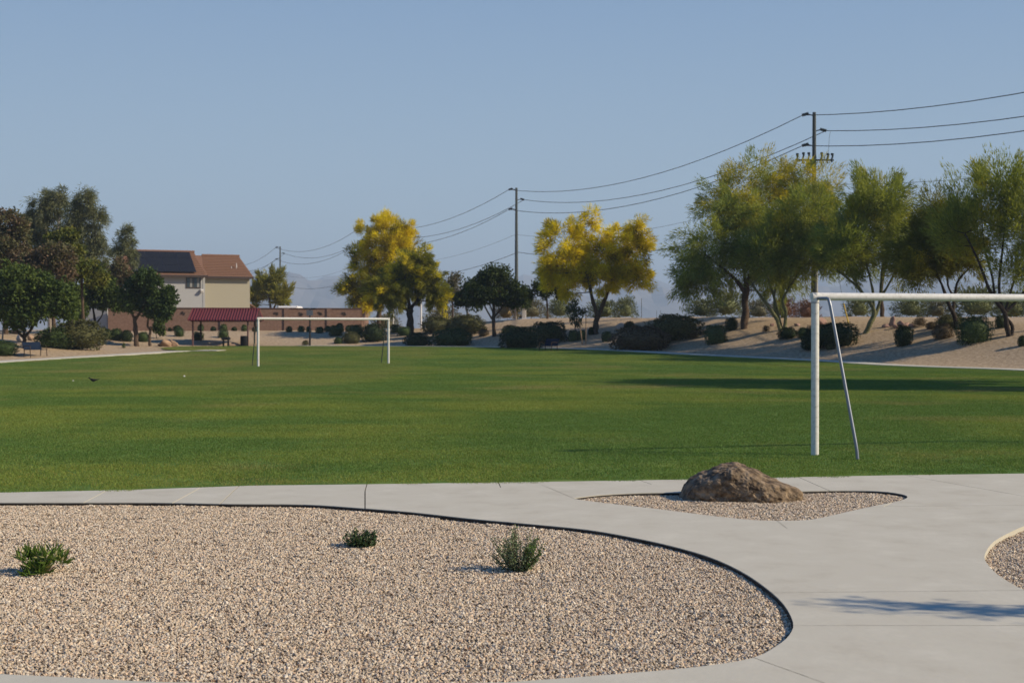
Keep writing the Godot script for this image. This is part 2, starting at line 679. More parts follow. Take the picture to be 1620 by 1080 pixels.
func materials() -> void:
	var grain := noise_tex(3, 0.08, 5, [], 512)
	M.concrete = tex_mat(noise_tex(21, 0.006, 8, [[0.1, 0.45, 0.42, 0.34], [0.4, 0.49, 0.462, 0.378], [0.6, 0.497, 0.47, 0.386], [0.9, 0.53, 0.503, 0.415]], 1024), 0.21, 0.9, grain, 0.12)
	M.dirt = tex_mat(noise_tex(5, 0.02, 6, [[0.2, 0.05, 0.04, 0.03], [0.8, 0.12, 0.09, 0.07]], 512), 0.5)
	M.desert = tex_mat(noise_tex(8, 0.03, 9, [[0.15, 0.21, 0.15, 0.09], [0.42, 0.35, 0.265, 0.168], [0.6, 0.415, 0.315, 0.205], [0.85, 0.5, 0.395, 0.275]], 1024), 0.11, 0.97, noise_tex(9, 0.12, 4, [], 512), 3.0)
	M.lawn = tex_mat(noise_tex(31, 0.008, 8, [[0.2, 0.055, 0.105, 0.014], [0.5, 0.085, 0.15, 0.025], [0.8, 0.13, 0.185, 0.035]], 1024), 0.08)
	M.lawn.vertex_color_use_as_albedo = true
	M.blade = leaf_mat(Color.WHITE, 0.8)
	M.pebble = mat(1, 1, 1, 0.9)
	M.pebble.vertex_color_use_as_albedo = true
	M.rock = tex_mat(noise_tex(41, 0.012, 8, [[0.2, 0.045, 0.032, 0.022], [0.42, 0.12, 0.086, 0.056], [0.56, 0.215, 0.16, 0.104], [0.8, 0.35, 0.27, 0.18]], 1024), 0.5, 0.9, noise_tex(42, 0.05, 6, [], 512), 2.5, false)
	M.tan_rock = tex_mat(noise_tex(43, 0.03, 5, [[0.2, 0.22, 0.15, 0.1], [0.8, 0.44, 0.31, 0.22]], 256), 1.2, 0.95, null, 1.0, false)
	M.pale_rock = tex_mat(noise_tex(44, 0.03, 5, [[0.2, 0.4, 0.33, 0.28], [0.8, 0.6, 0.52, 0.46]], 256), 1.2, 0.95, null, 1.0, false)
	M.pink_rock = tex_mat(noise_tex(45, 0.03, 5, [[0.2, 0.26, 0.16, 0.13], [0.8, 0.44, 0.3, 0.25]], 256), 1.2, 0.95, null, 1.0, false)
	M.white_paint = tex_mat(noise_tex(51, 0.03, 6, [[0.12, 0.4, 0.38, 0.33], [0.3, 0.6, 0.6, 0.56], [0.7, 0.68, 0.68, 0.64]], 512), 0.7, 0.45)
	M.galvanised = mat(0.22, 0.24, 0.27, 0.42, 0.6)
	M.stay_dark = mat(0.05, 0.07, 0.06, 0.6)
	M.bark = tex_mat(noise_tex(61, 0.03, 6, [[0.2, 0.05, 0.035, 0.025], [0.8, 0.16, 0.115, 0.08]], 256), 1.3, 0.95, noise_tex(62, 0.06, 5, [], 256), 3.0)
	M.green_bark = tex_mat(noise_tex(63, 0.02, 5, [[0.2, 0.085, 0.09, 0.04], [0.8, 0.2, 0.2, 0.1]], 256), 0.8, 0.85)
	M.dark_bark = tex_mat(noise_tex(64, 0.03, 5, [[0.2, 0.022, 0.018, 0.014], [0.8, 0.07, 0.055, 0.045]], 256), 1.0, 0.95)
	M.pale_bark = tex_mat(noise_tex(65, 0.03, 5, [[0.2, 0.25, 0.21, 0.17], [0.8, 0.5, 0.45, 0.39]], 256), 1.0, 0.95)
	M.leaf = leaf_mat()
	M.airy = leaf_mat(Color.WHITE, 0.95)
	M.flower = leaf_mat(Color.WHITE, 1.0)
	var tones := {
		"dark": [0.029, 0.046, 0.017], "green": [0.051, 0.080, 0.026], "olive": [0.094, 0.096, 0.038], "brown": [0.123, 0.090, 0.052],
		"mid": [0.072, 0.099, 0.038], "scrub": [0.160, 0.181, 0.080], "grey": [0.174, 0.167, 0.102], "straw": [0.290, 0.225, 0.116], "rust": [0.189, 0.102, 0.065]}
	for t in tones:
		var c: Array = tones[t]
		M["bush_" + t] = leaf_mat(lin(c[0], c[1], c[2]), 0.4)
		M["core_" + t] = M["bush_" + t]
	M.steel_pole = mat(0.075, 0.085, 0.08, 0.7)
	M.sunlit_pole = mat(0.33, 0.33, 0.31, 0.75)  # paler copy of the pole colour, for its sunlit lower part
	M.insulator = mat(0.02, 0.028, 0.026, 0.4)
	M.wire = mat(0.06, 0.065, 0.07, 0.6)
	M.black = mat(0.015, 0.016, 0.018, 0.55)
	M.navy = mat(0.012, 0.02, 0.04, 0.95)
	M.navy.metallic_specular = 0.05
	M.wall = tex_mat(noise_tex(71, 0.02, 6, [[0.2, 0.16, 0.10, 0.075], [0.8, 0.23, 0.15, 0.115]], 512), 0.35, 0.95)
	M.wall_cap = mat(0.10, 0.062, 0.05, 0.95)
	M.stucco_grey = tex_mat(noise_tex(72, 0.05, 5, [[0.2, 0.33, 0.335, 0.335], [0.8, 0.4, 0.405, 0.405]], 512), 0.4, 0.95)
	M.stucco_tan = tex_mat(noise_tex(73, 0.05, 5, [[0.2, 0.34, 0.315, 0.24], [0.8, 0.41, 0.38, 0.29]], 512), 0.4, 0.95)
	M.roof_tile = tex_mat(noise_tex(74, 0.09, 4, [[0.2, 0.15, 0.082, 0.054], [0.8, 0.26, 0.15, 0.10]], 256), 0.5, 0.9)
	M.fascia = mat(0.06, 0.045, 0.04, 0.8)
	M.solar = mat(0.012, 0.013, 0.017, 0.6)
	M.solar_frame = mat(0.02, 0.02, 0.024, 0.4)
	M.red_roof = mat(0.17, 0.042, 0.046, 0.6)
	M.glass = mat(0.03, 0.04, 0.045, 0.08)
	M.glass.metallic_specular = 0.6
	M.frame_white = mat(0.6, 0.58, 0.54, 0.6)
	M.curtain = mat(0.25, 0.25, 0.24, 0.9)
	M.white = mat(0.75, 0.74, 0.72, 0.6)
	M.yellow = mat(0.6, 0.42, 0.06, 0.6)
	M.wood_stake = mat(0.34, 0.23, 0.13, 0.9)
	M.mountain = tex_mat(noise_tex(81, 0.01, 7, [[0.2, 0.10, 0.085, 0.08], [0.8, 0.17, 0.15, 0.14]], 512), 0.0006)
	M.edging = tex_mat(noise_tex(91, 0.03, 5, [[0.2, 0.03, 0.026, 0.022], [0.8, 0.07, 0.06, 0.05]], 256), 0.8, 0.8)
	M.twig = mat(0.06, 0.04, 0.028, 0.95)
	M.bird = mat(0.012, 0.012, 0.014, 0.5)

func outlines() -> void:
	var near := PackedVector2Array([Vector2(-42, 10.6), Vector2(-20, 14.4)])
	near.append_array(plans([[0, 779], [200, 775], [400, 768], [576, 766], [790, 763], [1000, 760], [1250, 755], [1400, 752], [1620, 749]]))
	near.append_array(PackedVector2Array([Vector2(14, 20.4), Vector2(27, 23.5)]))
	var rest := smooth_line(PackedVector2Array([Vector2(27, 23.5), Vector2(22.6, 36), Vector2(21.2, 48), Vector2(22.4, 58), Vector2(23.9, 66.6), Vector2(19.4, 73.5), Vector2(16.6, 79.5),
		Vector2(10.2, 88.0), Vector2(3.9, 97.0), Vector2(-5.0, 103.0), Vector2(-12.6, 105.6), Vector2(-23.0, 105.0), Vector2(-24.4, 99.0), Vector2(-21.4, 91.5), Vector2(-25.6, 82.5), Vector2(-28.2, 75.5), Vector2(-35, 50), Vector2(-42, 10.6)]), 4)
	lawn = near
	for k in range(1, rest.size() - 1):
		lawn.append(rest[k])

func patch_tint(x: float, d: float) -> Color:
	# patchy turf: thirsty yellow-brown spots and lush ones
	var a := nz.get_noise_2d(x * 2.2 + 100.0, d * 2.2)
	var b := nz.get_noise_2d(x * 7.0, d * 7.0 + 300.0)
	var e := nz.get_noise_2d(x * 1.1 + 40.0, d * 5.0 + 900.0)
	var dry := clampf(0.28 + a * 1.1 + b * 0.9 + e * 0.9, 0.0, 1.0)
	var c := Color(0.82, 0.93, 0.95).lerp(Color(1.5, 1.25, 1.15), dry)
	var dead := clampf((nz.get_noise_2d(x * 4.0 + 700.0, d * 4.0) - 0.28) * 3.0, 0.0, 1.0)
	if d > 45.0 and x < -5.0:
		dead = clampf(dead + 0.25 + a * 0.5, 0.0, 0.8)
	c = c.lerp(Color(1.85, 1.15, 1.9), dead * 0.85)
	return c

func setting() -> void:
	# one sheet of ground out to the horizon
	var xs := [0.0]
	var x := 0.0
	while x < 16000.0:
		x += 1.5 if x < 45.0 else maxf(1.5, (x - 39.0) * 0.25)
		xs.append(x)
		xs.push_front(-x)
	var ds := []
	var d := -40.0
	while d < 16000.0:
		ds.append(d)
		d += 1.5 if d > 16.0 and d < 132.0 else (4.0 if d <= 16.0 else maxf(2.0, (d - 126.0) * 0.25))
	ds.append(16000.0)
	ds.push_front(-3000.0)
	var g := Geo.new()
	for q in ds:
		for p in xs:
			g.v.append(Vector3(p, ground_h(p, q), -q))
	var w := xs.size()
	g.n.resize(g.v.size())
	for a in ds.size() - 1:
		for b in w - 1:
			var k := a * w + b
			for t in [[k, k + w, k + 1], [k + 1, k + w, k + w + 1]]:
				var nn := (g.v[t[1]] - g.v[t[0]]).cross(g.v[t[2]] - g.v[t[0]]).normalized()
				if nn.y < 0:
					nn = -nn
				for z in t:
					g.n[z] += nn
					g.i.append(z)
	for k in g.n.size():
		g.n[k] = g.n[k].normalized()
	structure("ground", g.commit(), M.desert, "pinkish tan decomposed granite ground rising into banks around the lawn", "ground")
	structure("lawn", sheet(lawn, 2.5, func(px, pd): return lawn_h(pd), patch_tint), M.lawn, "broad mown green lawn of the playing field", "lawn")
	# concrete walk round the far side of the lawn
	var walk := PackedVector2Array([Vector2(27, 23.5), Vector2(22.6, 36), Vector2(21.2, 48), Vector2(22.4, 58), Vector2(23.9, 66.6), Vector2(19.4, 73.5), Vector2(16.6, 79.5), Vector2(10.2, 88.0), Vector2(3.9, 97.0), Vector2(-5.0, 103.0), Vector2(-12.6, 105.6), Vector2(-16.0, 106.4)])
	ribbon("walkway", smooth_line(walk, 5), 1.5, "pale concrete walkway curving below the shrub covered bank")
	var left := PackedVector2Array([Vector2(-35, 50), Vector2(-28.2, 75.5), Vector2(-25.6, 82.5), Vector2(-21.4, 91.5), Vector2(-20.4, 94.5)])
	left.reverse()
	ribbon("walkway", smooth_line(left, 5), 1.5, "pale concrete walkway passing the bench beneath the shade trees", -1.0)
	mountain_ridge()

func ribbon(called: String, line: PackedVector2Array, width: float, label: String, sgn := 1.0) -> void:
	var o := Node3D.new()
	o.name = numbered(called)
	add_child(o, true)
	tag(o, label, "walkway", "", "structure")
	# side away from the lawn
	var acc := 0.0
	var g := Geo.new()
	var start := 0
	for k in line.size():
		var a := line[maxi(k - 1, 0)]
		var b := line[mini(k + 1, line.size() - 1)]
		var t := (b - a).normalized()
		var nn := Vector2(t.y, -t.x)
		if outside(line[k] + nn * 0.8) == 0.0:
			nn = -nn
		var p := line[k] - nn * 0.05
		var q := line[k] + nn * width
		var h := lawn_h(line[k].y) + 0.03
		g.v.append(Vector3(p.x, h - 0.2, -p.y)); g.v.append(Vector3(p.x, h, -p.y))
		g.v.append(Vector3(q.x, h, -q.y)); g.v.append(Vector3(q.x, h - 0.2, -q.y))
		if k > start:
			var c := g.v.size() - 8
			for s in 3:
				g.i.append(c + s); g.i.append(c + 4 + s); g.i.append(c + s + 1)
				g.i.append(c + s + 1); g.i.append(c + 4 + s); g.i.append(c + 5 + s)
	part("slab", g.commit(), M.concrete, o)

func mountain_ridge() -> void:
	for r in [[5200.0, 98.0, 0.9, 3.0, "low hazy desert mountain range along the horizon"], [7600.0, 116.0, 1.3, 9.0, "pale blue farthest mountain range fading into haze"]]:
		var g := Geo.new()
		var cnt := 260
		var rows := 10
		var dist: float = r[0]
		for a in cnt + 1:
			var t := lerpf(-1.0, 1.0, float(a) / cnt)
			var xx := t * dist * 1.1
			var px := t * 1.1 * F + 810.0
			var hpx: float = r[1] * (0.82 + 0.35 * nz.get_noise_1d(px * 0.09 * r[2] + r[3] * 100.0) + 0.13 * nz.get_noise_1d(px * 0.5 + r[3] * 50.0))
			for b in rows + 1:
				var u := float(b) / rows
				var rough := 1.0 + 0.35 * nz.get_noise_2d(px * 0.6 + r[3] * 10.0, u * 60.0) * sin(u * PI)
				var h := hpx * dist / F * u * rough
				g.v.append(Vector3(xx, h - 2.0 + EYE, -dist - u * 700.0 - 120.0 * nz.get_noise_2d(px * 0.8, u * 40.0 + 90.0)))
		for a in cnt:
			for b in rows:
				var k := a * (rows + 1) + b
				g.i.append(k); g.i.append(k + 1); g.i.append(k + rows + 1)
				g.i.append(k + 1); g.i.append(k + rows + 2); g.i.append(k + rows + 1)
		structure("mountains", g.commit(), M.mountain, r[4], "mountains")

# ------------------------------------------------------------------ near paving
var main_bed := PackedVector2Array()
var side_bed := PackedVector2Array()
var island := PackedVector2Array()

func near_path() -> void:
	main_bed = smooth_line(plans([[-60, 795], [0, 795], [120, 795], [240, 795], [360, 797], [480, 798], [560, 803], [650, 810], [740, 820], [840, 829], [930, 838], [1000, 850], [1060, 863], [1120, 880], [1170, 902], [1210, 928], [1240, 955], [1256, 985], [1250, 1005], [1230, 1022], [1190, 1042], [1100, 1056], [1000, 1065], [900, 1073], [800, 1080]]), 3)
	main_bed.append_array(PackedVector2Array([Vector2(-0.9, 7.72), plan(230, 1079), plan(100, 1072), plan(0, 1067), Vector2(-4.5, 8.1), Vector2(-9.0, 8.6), Vector2(-14, 9.3), Vector2(-14, 14.0), Vector2(-9.0, 15.4)]))
	side_bed = smooth_line(plans([[1660, 818], [1620, 833], [1600, 842], [1575, 856], [1562, 872], [1560, 886], [1575, 905], [1600, 922], [1620, 932], [1680, 950]]), 3)
	side_bed.append_array(PackedVector2Array([Vector2(6.5, 9.6), Vector2(15, 9.2), Vector2(15, 15.6), Vector2(8, 15.3)]))
	island = smooth_line(plans([[908, 788], [950, 783], [1010, 780], [1075, 779], [1170, 778], [1270, 777], [1330, 776], [1390, 777], [1425, 781], [1437, 786], [1425, 792], [1385, 800], [1340, 810], [1300, 819], [1270, 823], [1200, 823], [1120, 815], [1040, 805], [960, 796], [915, 790]]), 3)
	# all of the paving, cut along its joints, with the beds left open
	var edge := PackedVector2Array([Vector2(-20, 14.4)])
	edge.append_array(plans([[0, 779], [200, 775], [400, 768], [576, 766], [790, 763], [1000, 760], [1250, 755], [1400, 752], [1620, 749]]))
	edge.append_array(PackedVector2Array([Vector2(14, 20.4), Vector2(14, 3.0), Vector2(-20, 3.0)]))
	var pieces := [edge]
	var joints := [
		[[128, 797], [173, 773]], [[268, 798], [322, 768]], [[345, 799], [381, 765]], [[577, 808], [577, 776], [581, 763]], [[792, 771], [787, 760]], [[855, 766], [912, 790]],
		[[1005, 757], [1031, 766]], [[1258, 752], [1322, 780]], [[1424, 750], [1640, 788], [1760, 806]], [[1225, 820], [1246, 836]], [[1430, 786], [1400, 801], [1640, 799], [1800, 797]],
		[[1215, 938], [1640, 934]], [[1245, 990], [1700, 990]], [[1185, 1038], [1330, 1090], [1500, 1160]], [[1030, 845], [1180, 856], [1580, 854]], [[1180, 905], [1390, 893], [1575, 893]]]
	for ji in joints.size():
		if ji >= 14:
			continue
		var line := plans(joints[ji])
		var cuts := Geometry2D.offset_polyline(line, 0.006, Geometry2D.JOIN_MITER, Geometry2D.END_BUTT)
		for cut in cuts:
			var next := []
			for p in pieces:
				for q in Geometry2D.clip_polygons(p, cut):
					next.append(q)
			pieces = next
	for hole in [island, main_bed, side_bed]:
		var next := []
		for p in pieces:
			for q in Geometry2D.clip_polygons(p, hole):
				next.append(q)
		pieces = next
	var o := Node3D.new()
	o.name = numbered("path")
	add_child(o, true)
	tag(o, "smooth pale concrete path winding round the gravel beds", "path", "", "structure")
	for p in pieces:
		if Geometry2D.is_polygon_clockwise(p):
			continue
		part("slab", slab(p, 0.0, -0.14), M.concrete, o)
	var under := PackedVector2Array(edge)
	structure("path_bedding", sheet(under, 20.0, func(_x, _d): return -0.075), M.dirt, "dark soil showing in the joints of the concrete path", "soil")

func beds() -> void:
	edging(main_bed, "dark strip edging the large curved gravel bed")
	edging(island, "dark strip edging the leaf shaped gravel bed")
	# patches of loose stones, laid side by side over each bed
	var stone := []
	var ico := [Vector3(0, 1, 0), Vector3(0.9, 0.45, 0), Vector3(0.28, 0.45, 0.85), Vector3(-0.72, 0.45, 0.53), Vector3(-0.72, 0.45, -0.53), Vector3(0.28, 0.45, -0.85), Vector3(0.72, -0.45, 0.53), Vector3(-0.28, -0.45, 0.85), Vector3(-0.9, -0.45, 0), Vector3(-0.28, -0.45, -0.85), Vector3(0.72, -0.45, -0.53)]
	var fi := [[0, 1, 2], [0, 2, 3], [0, 3, 4], [0, 4, 5], [0, 5, 1], [1, 6, 2], [2, 6, 7], [2, 7, 3], [3, 7, 8], [3, 8, 4], [4, 8, 9], [4, 9, 5], [5, 9, 10], [5, 10, 1], [1, 10, 6]]
	var pal := [Color(0.68, 0.545, 0.39), Color(0.62, 0.50, 0.355), Color(0.71, 0.60, 0.45), Color(0.56, 0.45, 0.32), Color(0.66, 0.52, 0.375), Color(0.74, 0.65, 0.51), Color(0.50, 0.41, 0.30), Color(0.58, 0.505, 0.40), Color(0.66, 0.49, 0.34), Color(0.42, 0.33, 0.24)]
	var tile := 0.5
	for t in 4:
		rng.seed = 900 + t
		var g := Geo.new()
		var step := 0.0165
		var cnt := int(tile / step)
		for a in cnt:
			for b in cnt:
				var at := Vector3((a + rng.randf_range(-0.2, 1.2)) * step - tile / 2, 0, (b + rng.randf_range(-0.2, 1.2)) * step - tile / 2)
				var r := rng.randf_range(0.0085, 0.0142)
				if rng.randf() < 0.06:
					r *= 1.45
				at.y = rng.randf_range(0.0, 0.008)
				var bs := Basis.from_euler(Vector3(rng.randf() * TAU, rng.randf() * TAU, rng.randf() * TAU)) * Basis.from_scale(Vector3(r * rng.randf_range(0.8, 1.25), r * rng.randf_range(0.55, 0.9), r * rng.randf_range(0.8, 1.1)))
				var col: Color = pal[rng.randi() % pal.size()] * rng.randf_range(0.76, 1.02)
				col.a = 1.0
				var k := g.v.size()
				for p in ico:
					g.v.append(at + bs * p * rng.randf_range(0.85, 1.15)); g.c.append(col)
				for f in fi:
					g.i.append(k + f[0]); g.i.append(k + f[1]); g.i.append(k + f[2])
		stone.append(g.commit())
	for bd in [[main_bed, "loose tan and pinkish gravel filling the large curved bed", -0.044], [island, "loose tan gravel around the boulder in the leaf shaped bed", -0.04], [side_bed, "loose tan gravel in the bed across the path from the large one", -0.05]]:
		var big: PackedVector2Array = Geometry2D.offset_polygon(bd[0] if not Geometry2D.is_polygon_clockwise(bd[0]) else rev(bd[0]), 0.28)[0]
		var r := Rect2(big[0], Vector2.ZERO)
		for p in big:
			r = r.expand(p)
		var put := [[], [], [], []]
		rng.seed = 12
		for a in range(int(r.position.x / tile) - 1, int(r.end.x / tile) + 2):
			for b in range(int(r.position.y / tile) - 1, int(r.end.y / tile) + 2):
				var p := Vector2(a, b) * tile
				if Geometry2D.is_point_in_polygon(p, big):
					put[rng.randi() % 4].append(Transform3D(Basis(Vector3.UP, (rng.randi() % 4) * PI / 2), Vector3(p.x, bd[2] + 0.012 * nz.get_noise_2d(p.x * 30.0, p.y * 30.0), -p.y)))
		var o := Node3D.new()
		o.name = numbered("gravel")
		add_child(o, true)
		tag(o, bd[1], "gravel", "", "stuff")
		for t in 4:
			if put[t].is_empty():
				continue
			multi("stones", stone[t], M.pebble, put[t], [], o)

func edging(bed: PackedVector2Array, label: String) -> void:
	var g := Geo.new()
	for k in bed.size():
		var a := bed[k]
		var b := bed[(k + 1) % bed.size()]
		var t := (b - a).normalized() * 0.004
		var n := Vector2(-t.y, t.x)
		if not Geometry2D.is_point_in_polygon((a + b) / 2.0 + n * 4.0, bed):
			n = -n
		var q := []
		for z in [a, a + n * 2.0, b + n * 2.0, b]:
			q.append(Vector3(z.x, -0.008, -z.y))
		g.face(q[0], q[1], q[2], q[3])
		g.face(q[1], q[2], q[2] - Vector3(0, 0.12, 0), q[1] - Vector3(0, 0.12, 0))
	structure("bed_edging", g.commit(), M.edging, label, "edging")

func rev(p: PackedVector2Array) -> PackedVector2Array:
	var q := p.duplicate()
	q.reverse()
	return q

func multi(called: String, mesh: Mesh, m: Material, at: Array, cols: Array, parent: Node) -> void:
	var mm := MultiMesh.new()
	mm.transform_format = MultiMesh.TRANSFORM_3D
	mm.use_colors = not cols.is_empty()
	mm.mesh = mesh
	mm.instance_count = at.size()
	for k in at.size():
		mm.set_instance_transform(k, at[k])
		if not cols.is_empty():
			mm.set_instance_color(k, cols[k])
	var o := MultiMeshInstance3D.new()
	o.name = numbered(called) if parent == self else called
	o.multimesh = mm
	o.material_override = m
	o.set_meta("kind", "stuff")
	parent.add_child(o, true)

func grass() -> void:
	var tiles := []
	for t in 3:
		rng.seed = 300 + t
		var g := Geo.new()
		for k in 520:
			var a := rng.randf() * TAU
			var r := 0.42 * sqrt(rng.randf())
			var p := Vector3(cos(a) * r, -0.005, sin(a) * r)
			var h := rng.randf_range(0.014, 0.034)
			var lean := Vector3(rng.randf_range(-1.1, 1.1), 1.0, rng.randf_range(-1.1, 1.1)) * h
			var w := Vector3(rng.randf_range(-1, 1), 0, rng.randf_range(-1, 1)).normalized() * rng.randf_range(0.0035, 0.006)
			var c := Color(0.145, 0.218, 0.05) * rng.randf_range(0.6, 1.4)
			if rng.randf() < 0.14:
				c = Color(0.24, 0.25, 0.075) * rng.randf_range(0.6, 1.2)
			c.a = 1.0
			g.tri(p - w, p + lean, p + w, c)
		tiles.append(g.commit())
	var o := Node3D.new()
	o.name = "grass"
	add_child(o)
	tag(o, "short green grass blades covering the playing field", "grass", "", "stuff")
	var put := [[], [], []]
	var cols := [[], [], []]
	rng.seed = 41
	var d := 15.0
	while d < 106.0:
		var step := 0.42 if d < 45.0 else 0.55
		var half := 0.36 * d + 1.6
		var x := -half
		while x < half:
			var p := Vector2(x + rng.randf_range(-0.15, 0.15), d + rng.randf_range(-0.15, 0.15))
			if Geometry2D.is_point_in_polygon(p, lawn):
				var near_edge := d < 21.0 and outside(p - Vector2(0, 0.36)) > 0.0
				var sc := 0.7 if near_edge else 1.0
				if near_edge:
					p.y += 0.1
				var t := rng.randi() % 3
				put[t].append(Transform3D(Basis(Vector3.UP, rng.randf() * TAU) * Basis.from_scale(Vector3(sc, rng.randf_range(0.85, 1.15), sc)), Vector3(p.x, lawn_h(p.y), -p.y)))
				cols[t].append(patch_tint(p.x, p.y))
			x += step
		d += step
	for t in 3:
		multi("blades", tiles[t], M.blade, put[t], cols[t], o)

# ------------------------------------------------------------------ goals and boulder
func goal(label: String, foot: Vector2, along: Vector2, back: Vector2, stay_mat: Material) -> void:
	var h := lawn_h(foot.y)
	var o := thing("soccer_goal", label, "goal", Vector3(foot.x, h, -foot.y), "soccer goals")
	var ax := Vector3(along.x, 0, -along.y).normalized()
	var bk := Vector3(back.x, 0, -back.y)
	var w := 7.32
	var top := 2.44
	for e in [0.0, w]:
		var g := Geo.new()
		g.tube([ax * e + Vector3(0, -0.1, 0), ax * e + Vector3(0, top + 0.055, 0)], 0.06, 0.06, 20)
		part("post", g.commit(), M.white_paint, o)
	var c := Geo.new()
	c.tube([ax * -0.058 + Vector3(0, top, 0), ax * (w + 0.058) + Vector3(0, top, 0)], 0.0605, 0.0605, 20)
	part("crossbar", c.commit(), M.white_paint, o)
	for e in [0.0, w]:
		var s := Geo.new()
		var p0: Vector3 = ax * e + Vector3(0, top - 0.03, 0) + bk.normalized() * 0.05
		var p1: Vector3 = ax * e + Vector3(0, top - 0.035, 0) + bk * 0.30
		var p2: Vector3 = ax * e + Vector3(0, top - 0.09, 0) + bk * 0.345
		var p3: Vector3 = ax * e + Vector3(0, 0.26, 0) + bk * 0.94
		var p4: Vector3 = ax * e + Vector3(0, 0.12, 0) + bk * 0.975
		var p5: Vector3 = ax * e + Vector3(0, -0.08, 0) + bk
		s.tube([p0, p0.lerp(p1, 0.9), p1.lerp(p2, 0.45) + Vector3(0, 0.012, 0), p2.lerp(p3, 0.03), p3.lerp(p2, 0.5), p3, p4, p5], 0.026, 0.026, 12)
		part("back_stay", s.commit(), stay_mat, o)
		var f := Geo.new()
		f.tube([ax * e + Vector3(0, top - 0.10, 0), ax * e + Vector3(0, top - 0.085, 0)], 0.0625, 0.0625, 20)
		part("collar", f.commit(), stay_mat, o)

func goals() -> void:
	goal("white steel soccer goal frame standing close to the boulder", plan(1290, 720), Vector2(1, 0.27), Vector2(0.48, -0.76), M.galvanised)
	goal("small looking white soccer goal frame at the distant end of the lawn", plan(408, 581), Vector2(1, 0.58), Vector2(-0.48, 1.0), M.stay_dark)

func boulder() -> void:
	var planes := [  # front planes lean downward so the front falls into shade
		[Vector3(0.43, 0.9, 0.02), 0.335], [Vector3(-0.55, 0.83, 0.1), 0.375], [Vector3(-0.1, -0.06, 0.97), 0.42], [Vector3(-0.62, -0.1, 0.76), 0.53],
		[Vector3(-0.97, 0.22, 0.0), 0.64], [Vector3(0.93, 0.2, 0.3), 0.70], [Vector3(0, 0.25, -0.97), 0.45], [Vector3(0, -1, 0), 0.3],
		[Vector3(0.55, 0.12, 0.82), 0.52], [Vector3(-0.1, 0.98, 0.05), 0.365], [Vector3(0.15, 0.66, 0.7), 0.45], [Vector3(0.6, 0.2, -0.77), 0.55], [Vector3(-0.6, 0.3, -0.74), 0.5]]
	for pl in planes:
		pl[0] = pl[0].normalized()
	rng.seed = 17
	var cuts := []
	for q in 26:
		var dir := rdir()
		var far := 0.0
		for z in 500:
			var e := rdir()
			var r := 9.0
			for pl in planes:
				var dn: float = e.dot(pl[0])
				if dn > 0.01:
					r = minf(r, pl[1] / dn)
			far = maxf(far, r * e.dot(dir))
		cuts.append([dir, far * rng.randf_range(0.84, 0.95)])
	planes.append_array(cuts)
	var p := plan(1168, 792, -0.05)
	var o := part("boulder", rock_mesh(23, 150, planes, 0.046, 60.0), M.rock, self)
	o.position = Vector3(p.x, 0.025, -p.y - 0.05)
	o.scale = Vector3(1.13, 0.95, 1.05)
	tag(o, "big rugged brown boulder with weathered dark tone and front faces tilted into shade in the leaf shaped gravel bed", "boulder")

